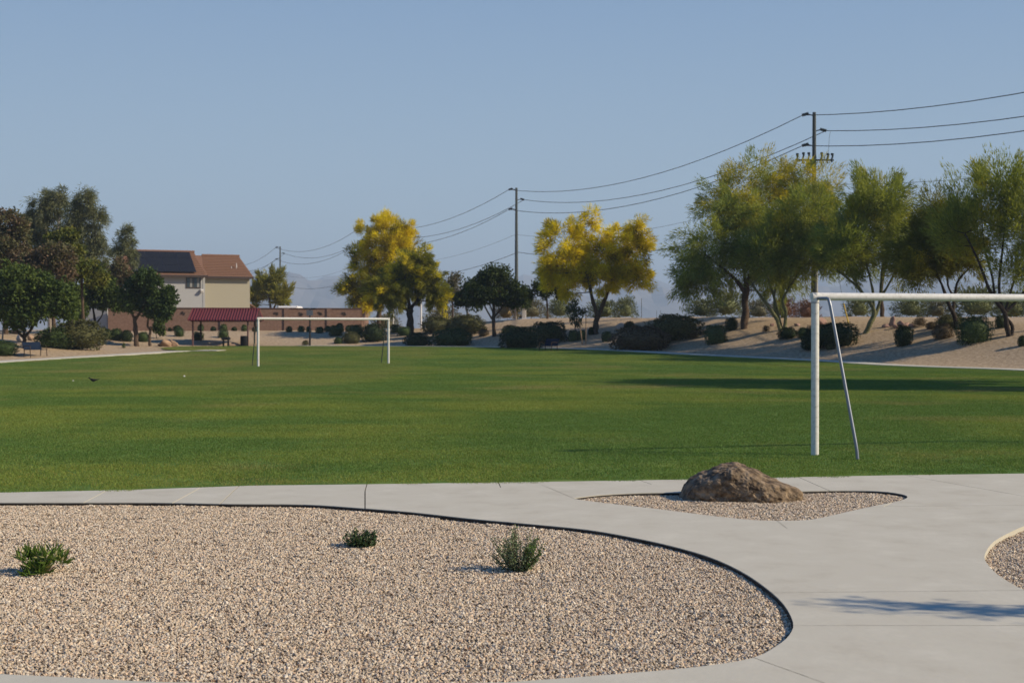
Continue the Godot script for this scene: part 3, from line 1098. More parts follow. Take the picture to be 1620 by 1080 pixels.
func young_shrubs() -> void:
	rng.seed = 61
	# spiky clump of strap leaves
	var p := plan(64, 911, -0.06)
	var o := thing("spiky_plant", "young light green plant of narrow pointed leaves in the gravel", "plant", Vector3(p.x, -0.06, -p.y))
	for c in 24:
		var g := Geo.new()
		var a := rng.randf() * TAU
		var r := rng.randf_range(0.01, 0.13)
		var root := Vector3(cos(a) * r, 0, sin(a) * r * 0.8)
		var lift := rng.randf_range(0.0, 0.15) * (1.25 - r * 4.0)
		var top := root * 1.25 + Vector3(0, maxf(0.012, lift), 0)
		for k in 22:
			var dir := (Vector3(rng.randf_range(-1, 1), rng.randf_range(0.1, 1.5), rng.randf_range(-1, 1)) + root * 5.0).normalized()
			var len := rng.randf_range(0.055, 0.125)
			var side := dir.cross(rdir()).normalized() * rng.randf_range(0.005, 0.0085)
			var col := Color(0.10, 0.16, 0.032) * rng.randf_range(0.6, 1.5)
			if rng.randf() < 0.2:
				col = Color(0.34, 0.32, 0.14) * rng.randf_range(0.6, 1.2)
			col.a = 1
			g.leaf(top + rdir() * 0.02, dir * len, side, col)
		part("leaf_rosette", g.commit(), M.leaf, o)
	var st := Geo.new()
	for k in 7:
		st.tube(curve(Vector3(rng.randf_range(-0.05, 0.05), -0.03, rng.randf_range(-0.04, 0.04)), Vector3(rng.randf_range(-0.1, 0.1), 0.07, rng.randf_range(-0.08, 0.08)), 0.2, 3), 0.006, 0.003, 5, false)
	part("stems", st.commit(), M.bark, o)
	o.scale = Vector3.ONE * 1.22
	# round dark seedling and loose grey-green shrub
	for s in [["round_shrub", "small round dark green broad leaved shrub in the gravel bed", 571, 869, 0.15, 0.205, 1500, 0.026, Color(0.05, 0.085, 0.038), 0.32],
			["upright_shrub", "loose upright grey green shrub with tiny leaves near the curved kerb edge", 819, 907, 0.225, 0.41, 6000, 0.0165, Color(0.16, 0.205, 0.115), 0.3]]:
		var q := plan(s[2], s[3], -0.06)
		var t := thing(s[0], s[1], "shrub", Vector3(q.x, -0.06, -q.y))
		var wood := Geo.new()
		var g := Geo.new()
		var rad: float = s[4]
		var high: float = s[5]
		var shoots := 60
		for k in shoots:
			var a := rng.randf() * TAU
			var rr := rad * sqrt(rng.randf())
			var tip := Vector3(cos(a) * rr, high * rng.randf_range(0.45, 1.05) * (1.0 - 0.35 * rr / rad), sin(a) * rr)
			var cv := curve(Vector3(cos(a) * 0.02, -0.03, sin(a) * 0.02), tip, 0.15, 5)
			wood.tube(cv, 0.004, 0.0018, 5, false)
			for z in int(s[6]) / shoots:
				var u := pow(rng.randf(), 0.7)
				var f := u * 5.0
				var at: Vector3 = cv[int(minf(f, 4.0))].lerp(cv[int(minf(f, 4.0)) + 1], f - floorf(minf(f, 4.0))) if f < 5.0 else cv[5]
				at += rdir() * 0.02
				var dir := (rdir() + Vector3(cos(a), 0.7, sin(a)) * 0.7).normalized()
				var len: float = s[7] * rng.randf_range(0.6, 1.4)
				var col: Color = s[8] * rng.randf_range(0.6, 1.6)
				if rng.randf() < 0.1:
					col = Color(0.2, 0.22, 0.15)
				if s[0] == "upright_shrub" and at.x > 0.06 and rng.randf() < 0.5:
					col = Color(0.07, 0.13, 0.03) * rng.randf_range(0.7, 1.4)
				col.a = 1
				g.leaf(at, dir * len, dir.cross(rdir()).normalized() * len * s[9], col)
		part("stems", wood.commit(), M.bark, t)
		part("foliage", g.commit(), M.leaf, t)

# ------------------------------------------------------------------ shrubs on the banks
func mound_bushes() -> void:
	rng.seed = 5
	var low := "dark clipped shrubs on the bank"
	for b in [
		["tapered dark green clipped bush standing alone on the bare gravel slope", "", 1430, 548, 31, 30, "cone", "dark"],
		["round brownish clipped bush beside the tapered dark one on the gravel slope", "", 1492, 538, 31, 23, "round", "brown"],
		["large square clipped green bush on the slope below the dark trunked tree", "", 1541, 543, 49, 38, "box", "green"],
		["low round olive bush at the foot of the dark trunked tree", "", 1503, 521, 45, 21, "round", "olive"],
		["tiny brown bush beside the low olive one on the bank", "", 1474, 521, 17, 10, "round", "brown"],
		["dull brown bush on the crest near the pink rock pile", "", 1455, 517, 21, 13, "loose", "brown"],
		["dark upright bush behind the forked green trunk on the crest", "", 1584, 518, 17, 17, "box", "dark"],
		["small dark green bush lowest on the slope under the forked tree", "", 1618, 549, 14, 16, "round", "dark"],
		["long dark hedge of clipped shrubs behind the goal corner", "", 1318, 548, 74, 33, "box", "dark"],
		["dark spreading bush joined to the long hedge behind the goal post", "", 1284, 555, 32, 32, "round", "dark"],
		["small olive bush in front of the long dark hedge", "", 1314, 553, 13, 14, "round", "olive"],
		["flat topped dark bush at the foot of the many stemmed green tree", "", 1246, 537, 30, 17, "round", "dark"],
		["dark bush next to the flat topped one beside many stemmed tree", "", 1272, 536, 22, 15, "round", "green"],
		["box clipped green bush with a pale top on the bare slope", "", 1133, 543, 31, 27, "box", "mid"],
		["dark box shaped bush touching the thick brown trunk", "", 1157, 523, 18, 18, "box", "dark"],
		["tiny brown bush on bare slope between trunk and hedge", "", 1212, 526, 11, 9, "loose", "brown"],
		["small dry brown bush below the long brown hedge", "", 1097, 536, 13, 8, "loose", "brown"],
		["long brownish hedge mound sprawling down to the walkway", "", 1012, 555, 92, 38, "round", "brown"],
		["olive upper end of the sprawling hedge on the bank", "", 1068, 538, 86, 38, "round", "olive"],
		["dark little bush behind the sprawling brown hedge", "", 996, 522, 17, 13, "round", "dark"],
		["clipped green bush on bare slope next to the yellow flowering tree", "", 960, 541, 15, 14, "box", "green"],
		["squat dark bush touching the forked trunk of the yellow tree", "", 936, 531, 11, 11, "round", "dark"],
		["clipped green bush behind the staked sapling", "", 907, 540, 14, 16, "box", "green"],
		["second clipped bush close behind the sapling stakes", "", 920, 538, 13, 14, "box", "mid"],
		["wide very dark hedge behind the empty bench", "", 825, 552, 64, 33, "box", "dark"],
		["dark hedge block nearest the sapling above the bench", "", 869, 541, 52, 30, "box", "dark"],
		["round brown bush on bare gravel by the dark hedge", "", 805, 528, 22, 13, "round", "brown"],
		["little brown bush at the edge of the big shrub mass", "", 765, 533, 16, 11, "round", "brown"],
		["big olive shrub high in the shrub mass on the bank", "", 737, 528, 62, 28, "round", "olive"],
		["low green shrub at the bottom of the shrub mass", "", 714, 548, 64, 27, "round", "green"],
		["rounded olive shrub behind the shrub mass near the broad trunk", "", 690, 527, 46, 24, "round", "olive"],
		["dark low shrub at the walkway below the broad trunk", "", 660, 548, 42, 21, "round", "dark"],
		["small clipped green bush just beside the broad dark trunk", "", 639, 532, 19, 13, "box", "green"],
		["bright green low bush between wall end and broad trunk", "", 625, 527, 14, 12, "box", "mid"],
		["dark slanting shrub mound next to the far goal post", "", 590, 540, 40, 27, "round", "dark"],
		["olive tangle of low shrubs at the edge of the far gravel", "", 555, 543, 28, 17, "round", "olive"],
		["small green shrub at the very edge of the far lawn", "", 535, 544, 14, 10, "round", "green"],
		["tiny shrub at the foot of the tall lamp post", "", 483, 547, 11, 8, "loose", "olive"]]:
		bush(b[0], low if b[1] == "" else b[1], b[2], b[3], b[4], b[5], b[6], b[7])
	# rows of little clipped bushes on the gravel in front of the wall
	for b in [[283, 532, 14, 12], [313, 538, 16, 12], [353, 534, 15, 11], [505, 527, 12, 9], [531, 531, 20, 15], [563, 530, 20, 15], [225, 541, 17, 14]]:
		bush("clipped square green bush halfway up the far gravel slope", "square bushes on the far gravel slope", b[0], b[1], b[2], b[3], "box", "green", "clipped_bush", 0.0, 1.0)
	for b in [[268, 7, 6], [280, 14, 9], [317, 10, 10], [337, 9, 7], [353, 12, 10], [370, 9, 6], [386, 10, 10], [403, 9, 8], [457, 10, 9], [476, 11, 9], [488, 8, 9], [507, 10, 7], [519, 13, 9], [537, 13, 13], [551, 10, 10]]:
		bush("small round " + {"green": "green", "dark": "dark", "mid": "paler green"}[["green", "dark", "mid"][int(b[0]) % 3]] + " bush at brown wall " + ("behind the red shelter" if b[0] > 300 and b[0] < 412 else ("behind the far goal" if b[0] > 412 else "by the rounded shade tree")), "bushes along the brown wall", b[0], 521, b[1], b[2], "round", ["green", "dark", "mid"][int(b[0]) % 3], "clipped_bush", 119.5, 1.0)
	# desert scrub beyond the crest
	for b in [[800, 40, 22, "straw", 122], [840, 50, 24, "grey", 124], [885, 44, 26, "scrub", 128], [955, 52, 24, "scrub", 124], [990, 34, 28, "scrub", 122], [1110, 50, 24, "scrub", 118], [1150, 62, 36, "scrub", 116], [1200, 46, 24, "grey", 120], [1240, 44, 26, "rust", 118], [1276, 40, 24, "rust", 122],
			[1360, 44, 28, "scrub", 108], [1440, 58, 30, "scrub", 112], [1482, 50, 24, "grey", 114], [1545, 80, 44, "scrub", 110], [1600, 60, 40, "scrub", 112], [1655, 70, 44, "scrub", 108], [610, 44, 20, "grey", 130], [700, 60, 22, "grey", 126]]:
		bush({"straw": "dry straw coloured", "grey": "dull grey green", "scrub": "wispy pale green", "rust": "reddish brown"}[b[3]] + " desert scrub bush growing beyond the crest of bank", "desert scrub beyond the bank", b[0], 512, b[1], b[2] + 6, "loose", b[3], "scrub_bush", b[4], 0.9)
	# shrubs on the shady side
	for b in [["low green mound of shrub spilling toward the walkway by the bench", 3, 563, 46, 22, "round", "green"], ["dark olive clipped mound behind the slim pale trunk", 88, 551, 62, 32, "round", "green"], ["largest olive clipped mound on the slope by the walkway", 124, 553, 84, 44, "round", "olive"],
			["round green bush first in the row of three by grey wall", 165, 537, 24, 17, "round", "green"], ["round green bush in the middle of the row of three", 183, 538, 22, 17, "round", "green"], ["round green bush last in row nearest the shade tree", 199, 541, 20, 17, "round", "dark"]]:
		bush(b[0], "shrubs beside the shaded walkway", b[1], b[2], b[3], b[4], b[5], b[6])
	bush("tuft of weeds standing alone on the bare slope by walkway", "", 195, 551, 5, 8, "loose", "mid", "weed_tuft")

# ------------------------------------------------------------------ trees
func trees_right() -> void:
	var green := [Color(0.235, 0.275, 0.06), Color(0.275, 0.305, 0.065), Color(0.195, 0.24, 0.058), Color(0.31, 0.325, 0.065)]
	var olive := [Color(0.18, 0.185, 0.035), Color(0.21, 0.2, 0.035), Color(0.15, 0.165, 0.034)]
	var gold := [Color(0.60, 0.48, 0.035), Color(0.5, 0.41, 0.035), Color(0.42, 0.36, 0.035)]
	var grp := "palo verde trees on the bank"
	var fine := {"style": "fine", "leaf": 0.24, "spray": 0.75, "leaf_mat": M.airy, "clump": 0.85, "bloom_colors": gold}
	tree("desert_tree", "broad drooping green desert tree on one thick brown trunk", grp, hit(1178, 521), fine.merged({
		"lobes": [[1130, 405, 80, 66], [1195, 370, 80, 68], [1095, 440, 52, 42], [1228, 420, 66, 58], [1160, 335, 58, 44]], "colors": green, "bloom": 0.08, "bloom_top": 0.3, "leaves": 33000, "clumps": 270, "rise": -0.35,
		"stems": [[[[1178, 524], [1179, 490], [1181, 452]], 6.2, 5.0], [[[1181, 458], [1190, 425], [1200, 385]], 4.0, 1.6, -20], [[[1181, 468], [1166, 446], [1145, 428], [1115, 405]], 3.6, 1.3, 20], [[[1181, 455], [1176, 420], [1168, 360]], 3.4, 1.2]]}))
	tree("desert_tree", "tall yellow green blossoming tree behind the broad drooping one", grp, spot(1240, 101), fine.merged({
		"lobes": [[1190, 292, 74, 50], [1142, 318, 52, 44], [1285, 305, 62, 52], [1250, 290, 56, 44], [1312, 310, 36, 42], [1225, 350, 90, 50]], "colors": green, "bloom": 0.42, "bloom_top": 0.6, "leaves": 22000, "clumps": 210,
		"stems": [[[[1240, 515], [1238, 460], [1240, 410]], 4.5, 3.4], [[[1240, 415], [1215, 360], [1190, 310]], 3.0, 1.0], [[[1240, 415], [1262, 360], [1285, 310]], 3.0, 1.0]], "bark": M.green_bark}))
	tree("desert_tree", "desert tree with many bare green stems fanning from its foot", grp, hit(1238, 522), fine.merged({
		"lobes": [[1250, 385, 72, 66], [1292, 405, 56, 54], [1212, 405, 46, 48], [1275, 345, 58, 48]], "colors": green, "bloom": 0.04, "bloom_top": 0.2, "leaves": 24000, "clumps": 200, "bark": M.green_bark,
		"stems": [[[[1236, 524], [1226, 500], [1206, 474], [1188, 450]], 3.6, 1.7, 12], [[[1237, 524], [1231, 494], [1225, 466], [1216, 440], [1208, 412]], 3.0, 1.3, -10], [[[1241, 524], [1243, 494], [1238, 474], [1250, 452], [1266, 424]], 3.2, 1.3, 10], [[[1228, 500], [1226, 470], [1232, 440], [1240, 400]], 2.2, 1.0, -16], [[[1248, 456], [1252, 430], [1250, 400]], 1.8, 0.9]]}))
	tree("desert_tree", "pale forked palo verde tree rising directly behind the crossbar", grp, hit(1372, 527), fine.merged({
		"lobes": [[1368, 362, 72, 74], [1328, 392, 56, 56], [1420, 395, 46, 56], [1390, 312, 60, 48]], "colors": green, "bloom": 0.04, "bloom_top": 0.15, "leaves": 26000, "clumps": 220, "rise": 0.3, "bark": M.green_bark,
		"stems": [[[[1369, 530], [1377, 510], [1382, 492], [1370, 472], [1348, 448], [1322, 428]], 4.4, 1.5, 12], [[[1380, 508], [1390, 488], [1396, 460], [1398, 425], [1406, 385]], 3.4, 1.2, -12], [[[1382, 495], [1380, 465], [1372, 435], [1360, 395]], 2.6, 1.1, 20], [[[1378, 482], [1362, 455], [1345, 425]], 2.2, 1.0, -14], [[[1394, 470], [1406, 448], [1422, 410]], 2.2, 1.0, 10]]}))
	tree("desert_tree", "green tree on a straight pale trunk close behind the forked one", grp, spot(1397, 100), fine.merged({
		"lobes": [[1425, 360, 50, 58], [1400, 330, 44, 44], [1440, 410, 40, 36]], "colors": olive, "bloom": 0.1, "leaves": 9000, "clumps": 90,
		"stems": [[[[1397, 520], [1396, 490], [1395, 450], [1405, 400]], 4.0, 2.2]]}))
	tree("mesquite_tree", "dark trunked olive tree with a low spreading crown", "", hit(1514, 521), fine.merged({
		"lobes": [[1468, 398, 60, 52], [1500, 375, 60, 60], [1447, 432, 40, 22], [1532, 408, 40, 42], [1480, 340, 50, 40]], "colors": olive, "bloom": 0.04, "leaves": 22000, "clumps": 190, "bark": M.dark_bark, "rise": 0.0,
		"stems": [[[[1515, 523], [1510, 502], [1500, 482], [1490, 458], [1478, 432]], 4.2, 1.5, 14], [[[1508, 498], [1512, 468], [1520, 442], [1544, 418]], 3.0, 1.2, -12], [[[1511, 472], [1500, 450], [1502, 420]], 2.0, 1.0]]}))
	tree("desert_tree", "airy palo verde with upswept bare branches and twisted double trunk", grp, hit(1598, 533), fine.merged({
		"lobes": [[1562, 335, 84, 78], [1622, 340, 80, 88], [1522, 365, 56, 56], [1590, 285, 70, 42], [1604, 420, 66, 36]], "colors": green, "bloom": 0.03, "leaves": 19000, "clumps": 250, "rise": 0.7, "bark": M.dark_bark, "branching": 1.0, "clump": 0.7,
		"stems": [[[[1598, 536], [1592, 512], [1588, 494], [1574, 476], [1560, 452], [1545, 415], [1522, 370]], 4.6, 1.4, 14], [[[1600, 536], [1603, 515], [1592, 498], [1606, 482], [1622, 466], [1645, 430]], 3.4, 1.3, -14], [[[1588, 494], [1580, 455], [1584, 400], [1590, 330]], 3.0, 1.0, 8], [[[1590, 498], [1600, 460], [1616, 410]], 2.4, 1.0], [[[1574, 476], [1572, 440], [1562, 400], [1556, 340]], 2.2, 0.9, -10]]}))
	tree("desert_tree", "green tree standing past the twisted trunk at end of bank", grp, spot(1690, 78), fine.merged({
		"lobes": [[1690, 350, 80, 80], [1650, 400, 60, 50]], "colors": green, "bloom": 0.1, "leaves": 9000, "clumps": 100, "stems": [[[[1690, 540], [1688, 480], [1690, 400]], 5.0, 2.4]]}))
	# trees beyond the frame whose shade falls across the lawn and the path
	for t in [[Vector2(22.9, 48.6), "tall fourth shade tree standing foremost in the row beside lawn"], [Vector2(24.0, 50.8), "first shade tree of the row beside the lawn"], [Vector2(23.6, 46.4), "second shade tree of the row beside the lawn"], [Vector2(27.0, 43.4), "third shade tree set back behind the row beside lawn"]]:
		var b := Vector3(t[0].x, ground_h(t[0].x, t[0].y), -t[0].y)
		var k: float = F / t[0].y
		var cx: float = 810.0 + b.x * k
		var gy: float = HZ - (b.y - EYE) * k
		tree("desert_tree", t[1], grp, b, fine.merged({
			"lobes": [[cx, gy - 7.0 * k, 3.2 * k, 3.0 * k, 2.0 * k, 0.0], [cx + 0.3 * k, gy - 10.2 * k, 2.4 * k, 2.1 * k, 1.7 * k, 0.0]], "colors": green, "bloom": 0.1, "leaves": 16000, "clumps": 130,
			"stems": [[[[cx, gy + 5], [cx + 3, gy - 2.0 * k], [cx, gy - 7.5 * k]], 0.16 * k, 0.07 * k]]}))
	var by := Vector3(9.7, -0.07, -8.5)
	var kk := F / 8.5
	var bx := 810.0 + by.x * kk
	var gy2 := HZ - (by.y - EYE) * kk
	tree("young_tree", "young tree in the gravel bed shading the concrete path", "", by, {
		"lobes": [[bx, gy2 - 3.3 * kk, 0.42 * kk, 0.6 * kk, 0.42 * kk, 0.0], [bx, gy2 - 4.2 * kk, 0.36 * kk, 0.8 * kk, 0.34 * kk, 0.0], [bx, gy2 - 2.5 * kk, 0.3 * kk, 0.3 * kk, 0.3 * kk, 0.0]], "colors": [Color(0.06, 0.085, 0.025), Color(0.08, 0.1, 0.03)], "style": "broad", "leaf": 0.08, "clump": 0.2, "clumps": 44, "leaves": 1250, "twig": 0.3,
		"stems": [[[[bx, gy2 + 10], [bx + 4, gy2 - 1.5 * kk], [bx, gy2 - 4.2 * kk]], 0.035 * kk, 0.012 * kk]]})

func trees_middle() -> void:
	var green := [Color(0.2, 0.205, 0.032), Color(0.245, 0.235, 0.034), Color(0.165, 0.18, 0.03)]
	var mixed := [Color(0.2, 0.18, 0.026), Color(0.28, 0.23, 0.024)]
	var gold := [Color(0.80, 0.66, 0.025), Color(0.72, 0.585, 0.025), Color(0.86, 0.73, 0.035), Color(0.62, 0.51, 0.025)]
	tree("flowering_tree", "tree in full golden yellow bloom on a forked V shaped trunk", "yellow flowering trees", hit(943, 528), {
		"lobes": [[892, 392, 46, 44], [872, 425, 30, 32], [918, 355, 22, 26], [897, 452, 42, 25], [870, 365, 18, 22], [985, 392, 54, 48], [1012, 438, 30, 32], [970, 430, 38, 36], [950, 405, 40, 40], [1003, 357, 26, 20], [1015, 380, 22, 26], [940, 345, 12, 22], [945, 438, 44, 34], [902, 418, 44, 40]],
		"style": "fine", "mixing": 0.06, "spray": 0.4, "leaf": 0.27, "clump": 0.54, "colors": mixed, "bloom": 0.95, "bloom_colors": gold, "leaves": 30000, "clumps": 360, "rise": -0.15, "leaf_mat": M.flower,
		"stems": [[[[942, 530], [943, 514], [946, 498]], 5.0, 4.2], [[[946, 500], [939, 480], [933, 455], [926, 425]], 3.6, 1.8, 14], [[[946, 500], [957, 475], [966, 450], [976, 415]], 3.8, 1.8, -14]]})
	tree("flowering_tree", "tall yellow blossoming tree partly hidden by a broad green one", "yellow flowering trees", spot(598, 126), {
		"lobes": [[600, 372, 46, 38], [622, 398, 46, 44], [574, 418, 34, 38], [562, 455, 30, 34], [600, 450, 50, 36], [640, 370, 26, 26], [585, 480, 30, 20]],
		"style": "fine", "mixing": 0.1, "spray": 0.4, "leaf": 0.26, "clump": 0.62, "colors": mixed, "bloom": 0.66, "bloom_top": 0.7, "bloom_colors": gold, "leaves": 32000, "clumps": 290, "leaf_mat": M.flower,
		"stems": [[[[598, 516], [600, 490], [600, 450]], 4.0, 3.0], [[[600, 455], [615, 420], [625, 390]], 2.6, 1.0]]})
	tree("desert_tree", "broad green tree with a stout dark trunk before the yellow one", "", hit(649, 528), {
		"lobes": [[640, 440, 46, 42], [680, 450, 32, 36], [612, 462, 36, 30], [655, 412, 32, 24], [695, 468, 18, 20]],
		"style": "fine", "leaf": 0.26, "clump": 0.65, "colors": green, "leaf_mat": M.airy, "bloom": 0.25, "bloom_top": 0.3, "bloom_colors": gold, "leaves": 30000, "clumps": 240, "rise": -0.3, "bark": M.dark_bark,
		"stems": [[[[651, 530], [649, 508], [648, 488]], 6.0, 5.0], [[[648, 492], [632, 484], [612, 478], [600, 465]], 3.0, 1.4, 10], [[[648, 490], [660, 474], [674, 452]], 3.4, 1.4, -10], [[[648, 490], [645, 465], [640, 435]], 3.0, 1.2]]})
	var ash := [Color(0.045, 0.066, 0.02), Color(0.056, 0.08, 0.024), Color(0.036, 0.055, 0.017)]
	tree("shade_tree", "neat dark green round crowned tree with upswept limbs near a utility pole", "dark green trees on the bank", hit(782, 532), {
		"lobes": [[780, 455, 36, 30], [756, 464, 26, 24], [810, 465, 26, 24], [785, 432, 26, 16], [822, 472, 14, 16]], "colors": ash, "leaf": 0.2, "clump": 0.5, "leaves": 13000, "clumps": 150,
		"stems": [[[[782, 534], [781, 508], [781, 480]], 3.4, 2.2], [[[781, 508], [772, 494], [764, 476]], 1.6, 0.9, 8], [[[781, 502], [792, 489], [801, 474]], 1.6, 0.9, -8], [[[781, 498], [776, 484], [772, 470]], 1.3, 0.8, -10]]})
	tree("shade_tree", "small dark tree on a leaning whitish trunk above the shrub mass", "dark green trees on the bank", spot(744, 112), {
		"lobes": [[741, 464, 19, 24], [727, 474, 12, 13], [755, 476, 12, 14]], "colors": ash, "leaf": 0.2, "clump": 0.5, "leaves": 5000, "clumps": 50, "bark": M.pale_bark,
		"stems": [[[[745, 517], [741, 500], [737, 485], [738, 468]], 2.4, 1.2]]})
	tree("shade_tree", "thin grey leaved tree beside the broad green one", "", spot(716, 118), {
		"lobes": [[712, 455, 17, 24], [722, 440, 10, 12], [703, 470, 10, 12]], "colors": [Color(0.10, 0.10, 0.065), Color(0.13, 0.12, 0.08)], "leaf": 0.16, "clump": 0.45, "leaves": 2200, "clumps": 40, "branching": 1.0,
		"stems": [[[[716, 514], [716, 485], [713, 455]], 1.8, 0.8]]})
	tree("shade_tree", "thin stemmed tree with an open crown left of golden bloom".replace("left of", "beside"), "dark green trees on the bank", spot(866, 114), {
		"lobes": [[864, 452, 26, 22], [838, 463, 14, 12], [890, 462, 20, 14], [868, 435, 16, 12]], "colors": ash, "leaf": 0.2, "clump": 0.45, "leaves": 4200, "clumps": 60, "branching": 0.9,
		"stems": [[[[866, 516], [866, 490], [864, 455]], 1.9, 1.0]]})
	tree("shade_tree", "short leafy tree directly behind the middle utility pole", "dark green trees on the bank", spot(815, 121), {
		"lobes": [[812, 472, 14, 12], [828, 476, 14, 12]], "colors": ash, "leaf": 0.2, "clump": 0.4, "leaves": 2000, "clumps": 26, "bark": M.pale_bark,
		"stems": [[[[816, 514], [816, 498], [814, 476]], 1.9, 1.0], [[[816, 500], [806, 486], [802, 476]], 1.1, 0.7]]})
	var sp := hit(909, 541)
	tree("sapling", "spindly young sapling tied between wooden stakes on the slope", "", sp, {
		"lobes": [[906, 488, 13, 20], [922, 489, 7, 9], [912, 508, 12, 10]], "colors": [Color(0.06, 0.085, 0.04), Color(0.08, 0.1, 0.055)], "leaf": 0.16, "clump": 0.28, "leaves": 900, "clumps": 34, "branching": 0.9, "twig": 0.4,
		"stems": [[[[909, 543], [910, 515], [906, 478]], 0.9, 0.5]]})
	for s in [[922, 546, 917, 510], [927, 546, 927, 500]]:
		var b := hit(s[0], s[1])
		var g := Geo.new()
		var kk := -b.z / F
		g.tube([Vector3(0, -0.2, 0), Vector3((s[2] - s[0]) * kk, (s[1] - s[3]) * kk, 0)], 0.04, 0.035, 8)
		var o := part("tree_stake", g.commit(), M.wood_stake, self)
		o.position = b
		tag(o, "leaning wooden stake supporting the spindly sapling" if s[0] == 922 else "upright taller wooden stake supporting the spindly sapling", "stake", "sapling stakes")

func trees_left() -> void:
	var dark := [Color(0.055, 0.085, 0.022), Color(0.072, 0.105, 0.025), Color(0.095, 0.13, 0.03)]
	var rust := [Color(0.14, 0.098, 0.062), Color(0.12, 0.095, 0.06), Color(0.17, 0.115, 0.072), Color(0.10, 0.10, 0.045), Color(0.11, 0.115, 0.05)]
	var gum := [Color(0.155, 0.17, 0.085), Color(0.185, 0.195, 0.095), Color(0.13, 0.145, 0.078)]
	var lime := [Color(0.14, 0.145, 0.028), Color(0.17, 0.165, 0.03), Color(0.09, 0.115, 0.025)]
	var grp := "trees along the shaded walkway"
	tree("eucalyptus_tree", "tall grey green eucalyptus with twin rounded tops above the houses", "tall eucalyptus trees", spot(78, 128), {
		"lobes": [[68, 326, 27, 32], [54, 352, 24, 26], [97, 320, 18, 26], [88, 366, 32, 30], [60, 385, 32, 26]], "colors": gum, "style": "fine", "rise": -0.7, "leaf": 0.3, "spray": 0.55, "clump": 0.62, "leaves": 12000, "clumps": 190, "bark": M.pale_bark,
		"stems": [[[[78, 515], [76, 420], [70, 340]], 3.4, 1.6], [[[76, 420], [90, 370], [96, 325]], 2.0, 0.9]]})
	tree("eucalyptus_tree", "tallest eucalyptus with a narrow drooping column of foliage", "tall eucalyptus trees", spot(136, 126), {
		"lobes": [[138, 322, 24, 30], [152, 358, 24, 42], [122, 348, 22, 40], [152, 408, 28, 36], [116, 392, 24, 34]], "colors": gum, "style": "fine", "rise": -0.7, "leaf": 0.3, "spray": 0.55, "clump": 0.62, "leaves": 12000, "clumps": 190, "bark": M.bark,
		"stems": [[[[136, 515], [140, 430], [150, 380], [146, 325]], 3.2, 1.2], [[[139, 432], [128, 390], [124, 350]], 2.2, 0.9]]})
	tree("eucalyptus_tree", "slender leaning eucalyptus in front of the solar roof", "tall eucalyptus trees", spot(174, 122), {
		"lobes": [[200, 376, 18, 22], [188, 402, 18, 18], [206, 400, 14, 22]], "colors": gum, "style": "fine", "rise": -0.5, "leaf": 0.28, "spray": 0.5, "clump": 0.5, "leaves": 2600, "clumps": 56, "bark": M.dark_bark, "branching": 1.0,
		"stems": [[[[174, 515], [176, 445], [190, 405], [199, 375]], 2.2, 1.0]]})
	tree("russet_tree", "russet brown leaved tree towering at the edge of the walkway trees", "russet trees", spot(8, 104), {
		"lobes": [[14, 356, 32, 30], [34, 362, 14, 18], [28, 402, 44, 32], [-5, 392, 40, 40]], "colors": rust, "leaf": 0.2, "clump": 0.6, "leaves": 13000, "clumps": 130,
		"stems": [[[[8, 525], [10, 450], [15, 380]], 4.5, 2.0]]})
	tree("russet_tree", "lower rounded russet tree in front of the eucalyptus", "russet trees", spot(84, 101), {
		"lobes": [[88, 405, 30, 26], [55, 420, 34, 26], [100, 430, 20, 20]], "colors": rust, "leaf": 0.2, "clump": 0.55, "leaves": 11000, "clumps": 110,
		"stems": [[[[84, 525], [84, 470], [82, 420]], 3.6, 1.8]]})
	tree("russet_tree", "small russet tree hiding the end of the solar roof", "russet trees", spot(189, 120), {
		"lobes": [[186, 424, 19, 16], [198, 438, 17, 14], [180, 445, 16, 14]], "colors": rust, "leaf": 0.2, "clump": 0.5, "leaves": 5000, "clumps": 60,
		"stems": [[[[189, 518], [188, 480], [188, 435]], 2.6, 1.2]]})
	tree("lime_tree", "bright yellow green tree between the russet tree and solar roof", "", spot(132, 104), {
		"lobes": [[130, 425, 24, 20], [150, 434, 24, 24], [106, 372, 20, 13], [118, 398, 18, 14], [85, 378, 20, 8]], "colors": lime, "leaf": 0.2, "clump": 0.5, "leaves": 8000, "clumps": 80,
		"stems": [[[[132, 525], [130, 470], [128, 420]], 3.0, 1.4], [[[129, 440], [118, 405], [108, 375]], 1.6, 0.8]]})
	tree("shade_tree", "dark leafy tree filling the gap behind the big shade tree", grp, spot(-12, 98), {
		"lobes": [[-8, 440, 40, 36], [20, 470, 36, 34], [-20, 490, 40, 30]], "colors": dark, "leaf": 0.2, "clump": 0.55, "leaves": 11000, "clumps": 110, "bark": M.dark_bark,
		"stems": [[[[-12, 525], [-10, 490], [-6, 450]], 3.4, 1.8]]})
	tree("shade_tree", "dark green tree between the russet tree and medium dark one", grp, spot(108, 108), {
		"lobes": [[112, 468, 30, 26], [88, 480, 26, 24], [120, 492, 24, 16]], "colors": dark, "leaf": 0.2, "clump": 0.5, "leaves": 10000, "clumps": 100, "bark": M.dark_bark,
		"stems": [[[[108, 526], [108, 500], [110, 470]], 2.6, 1.4]]})
	var p := hit(38, 552)
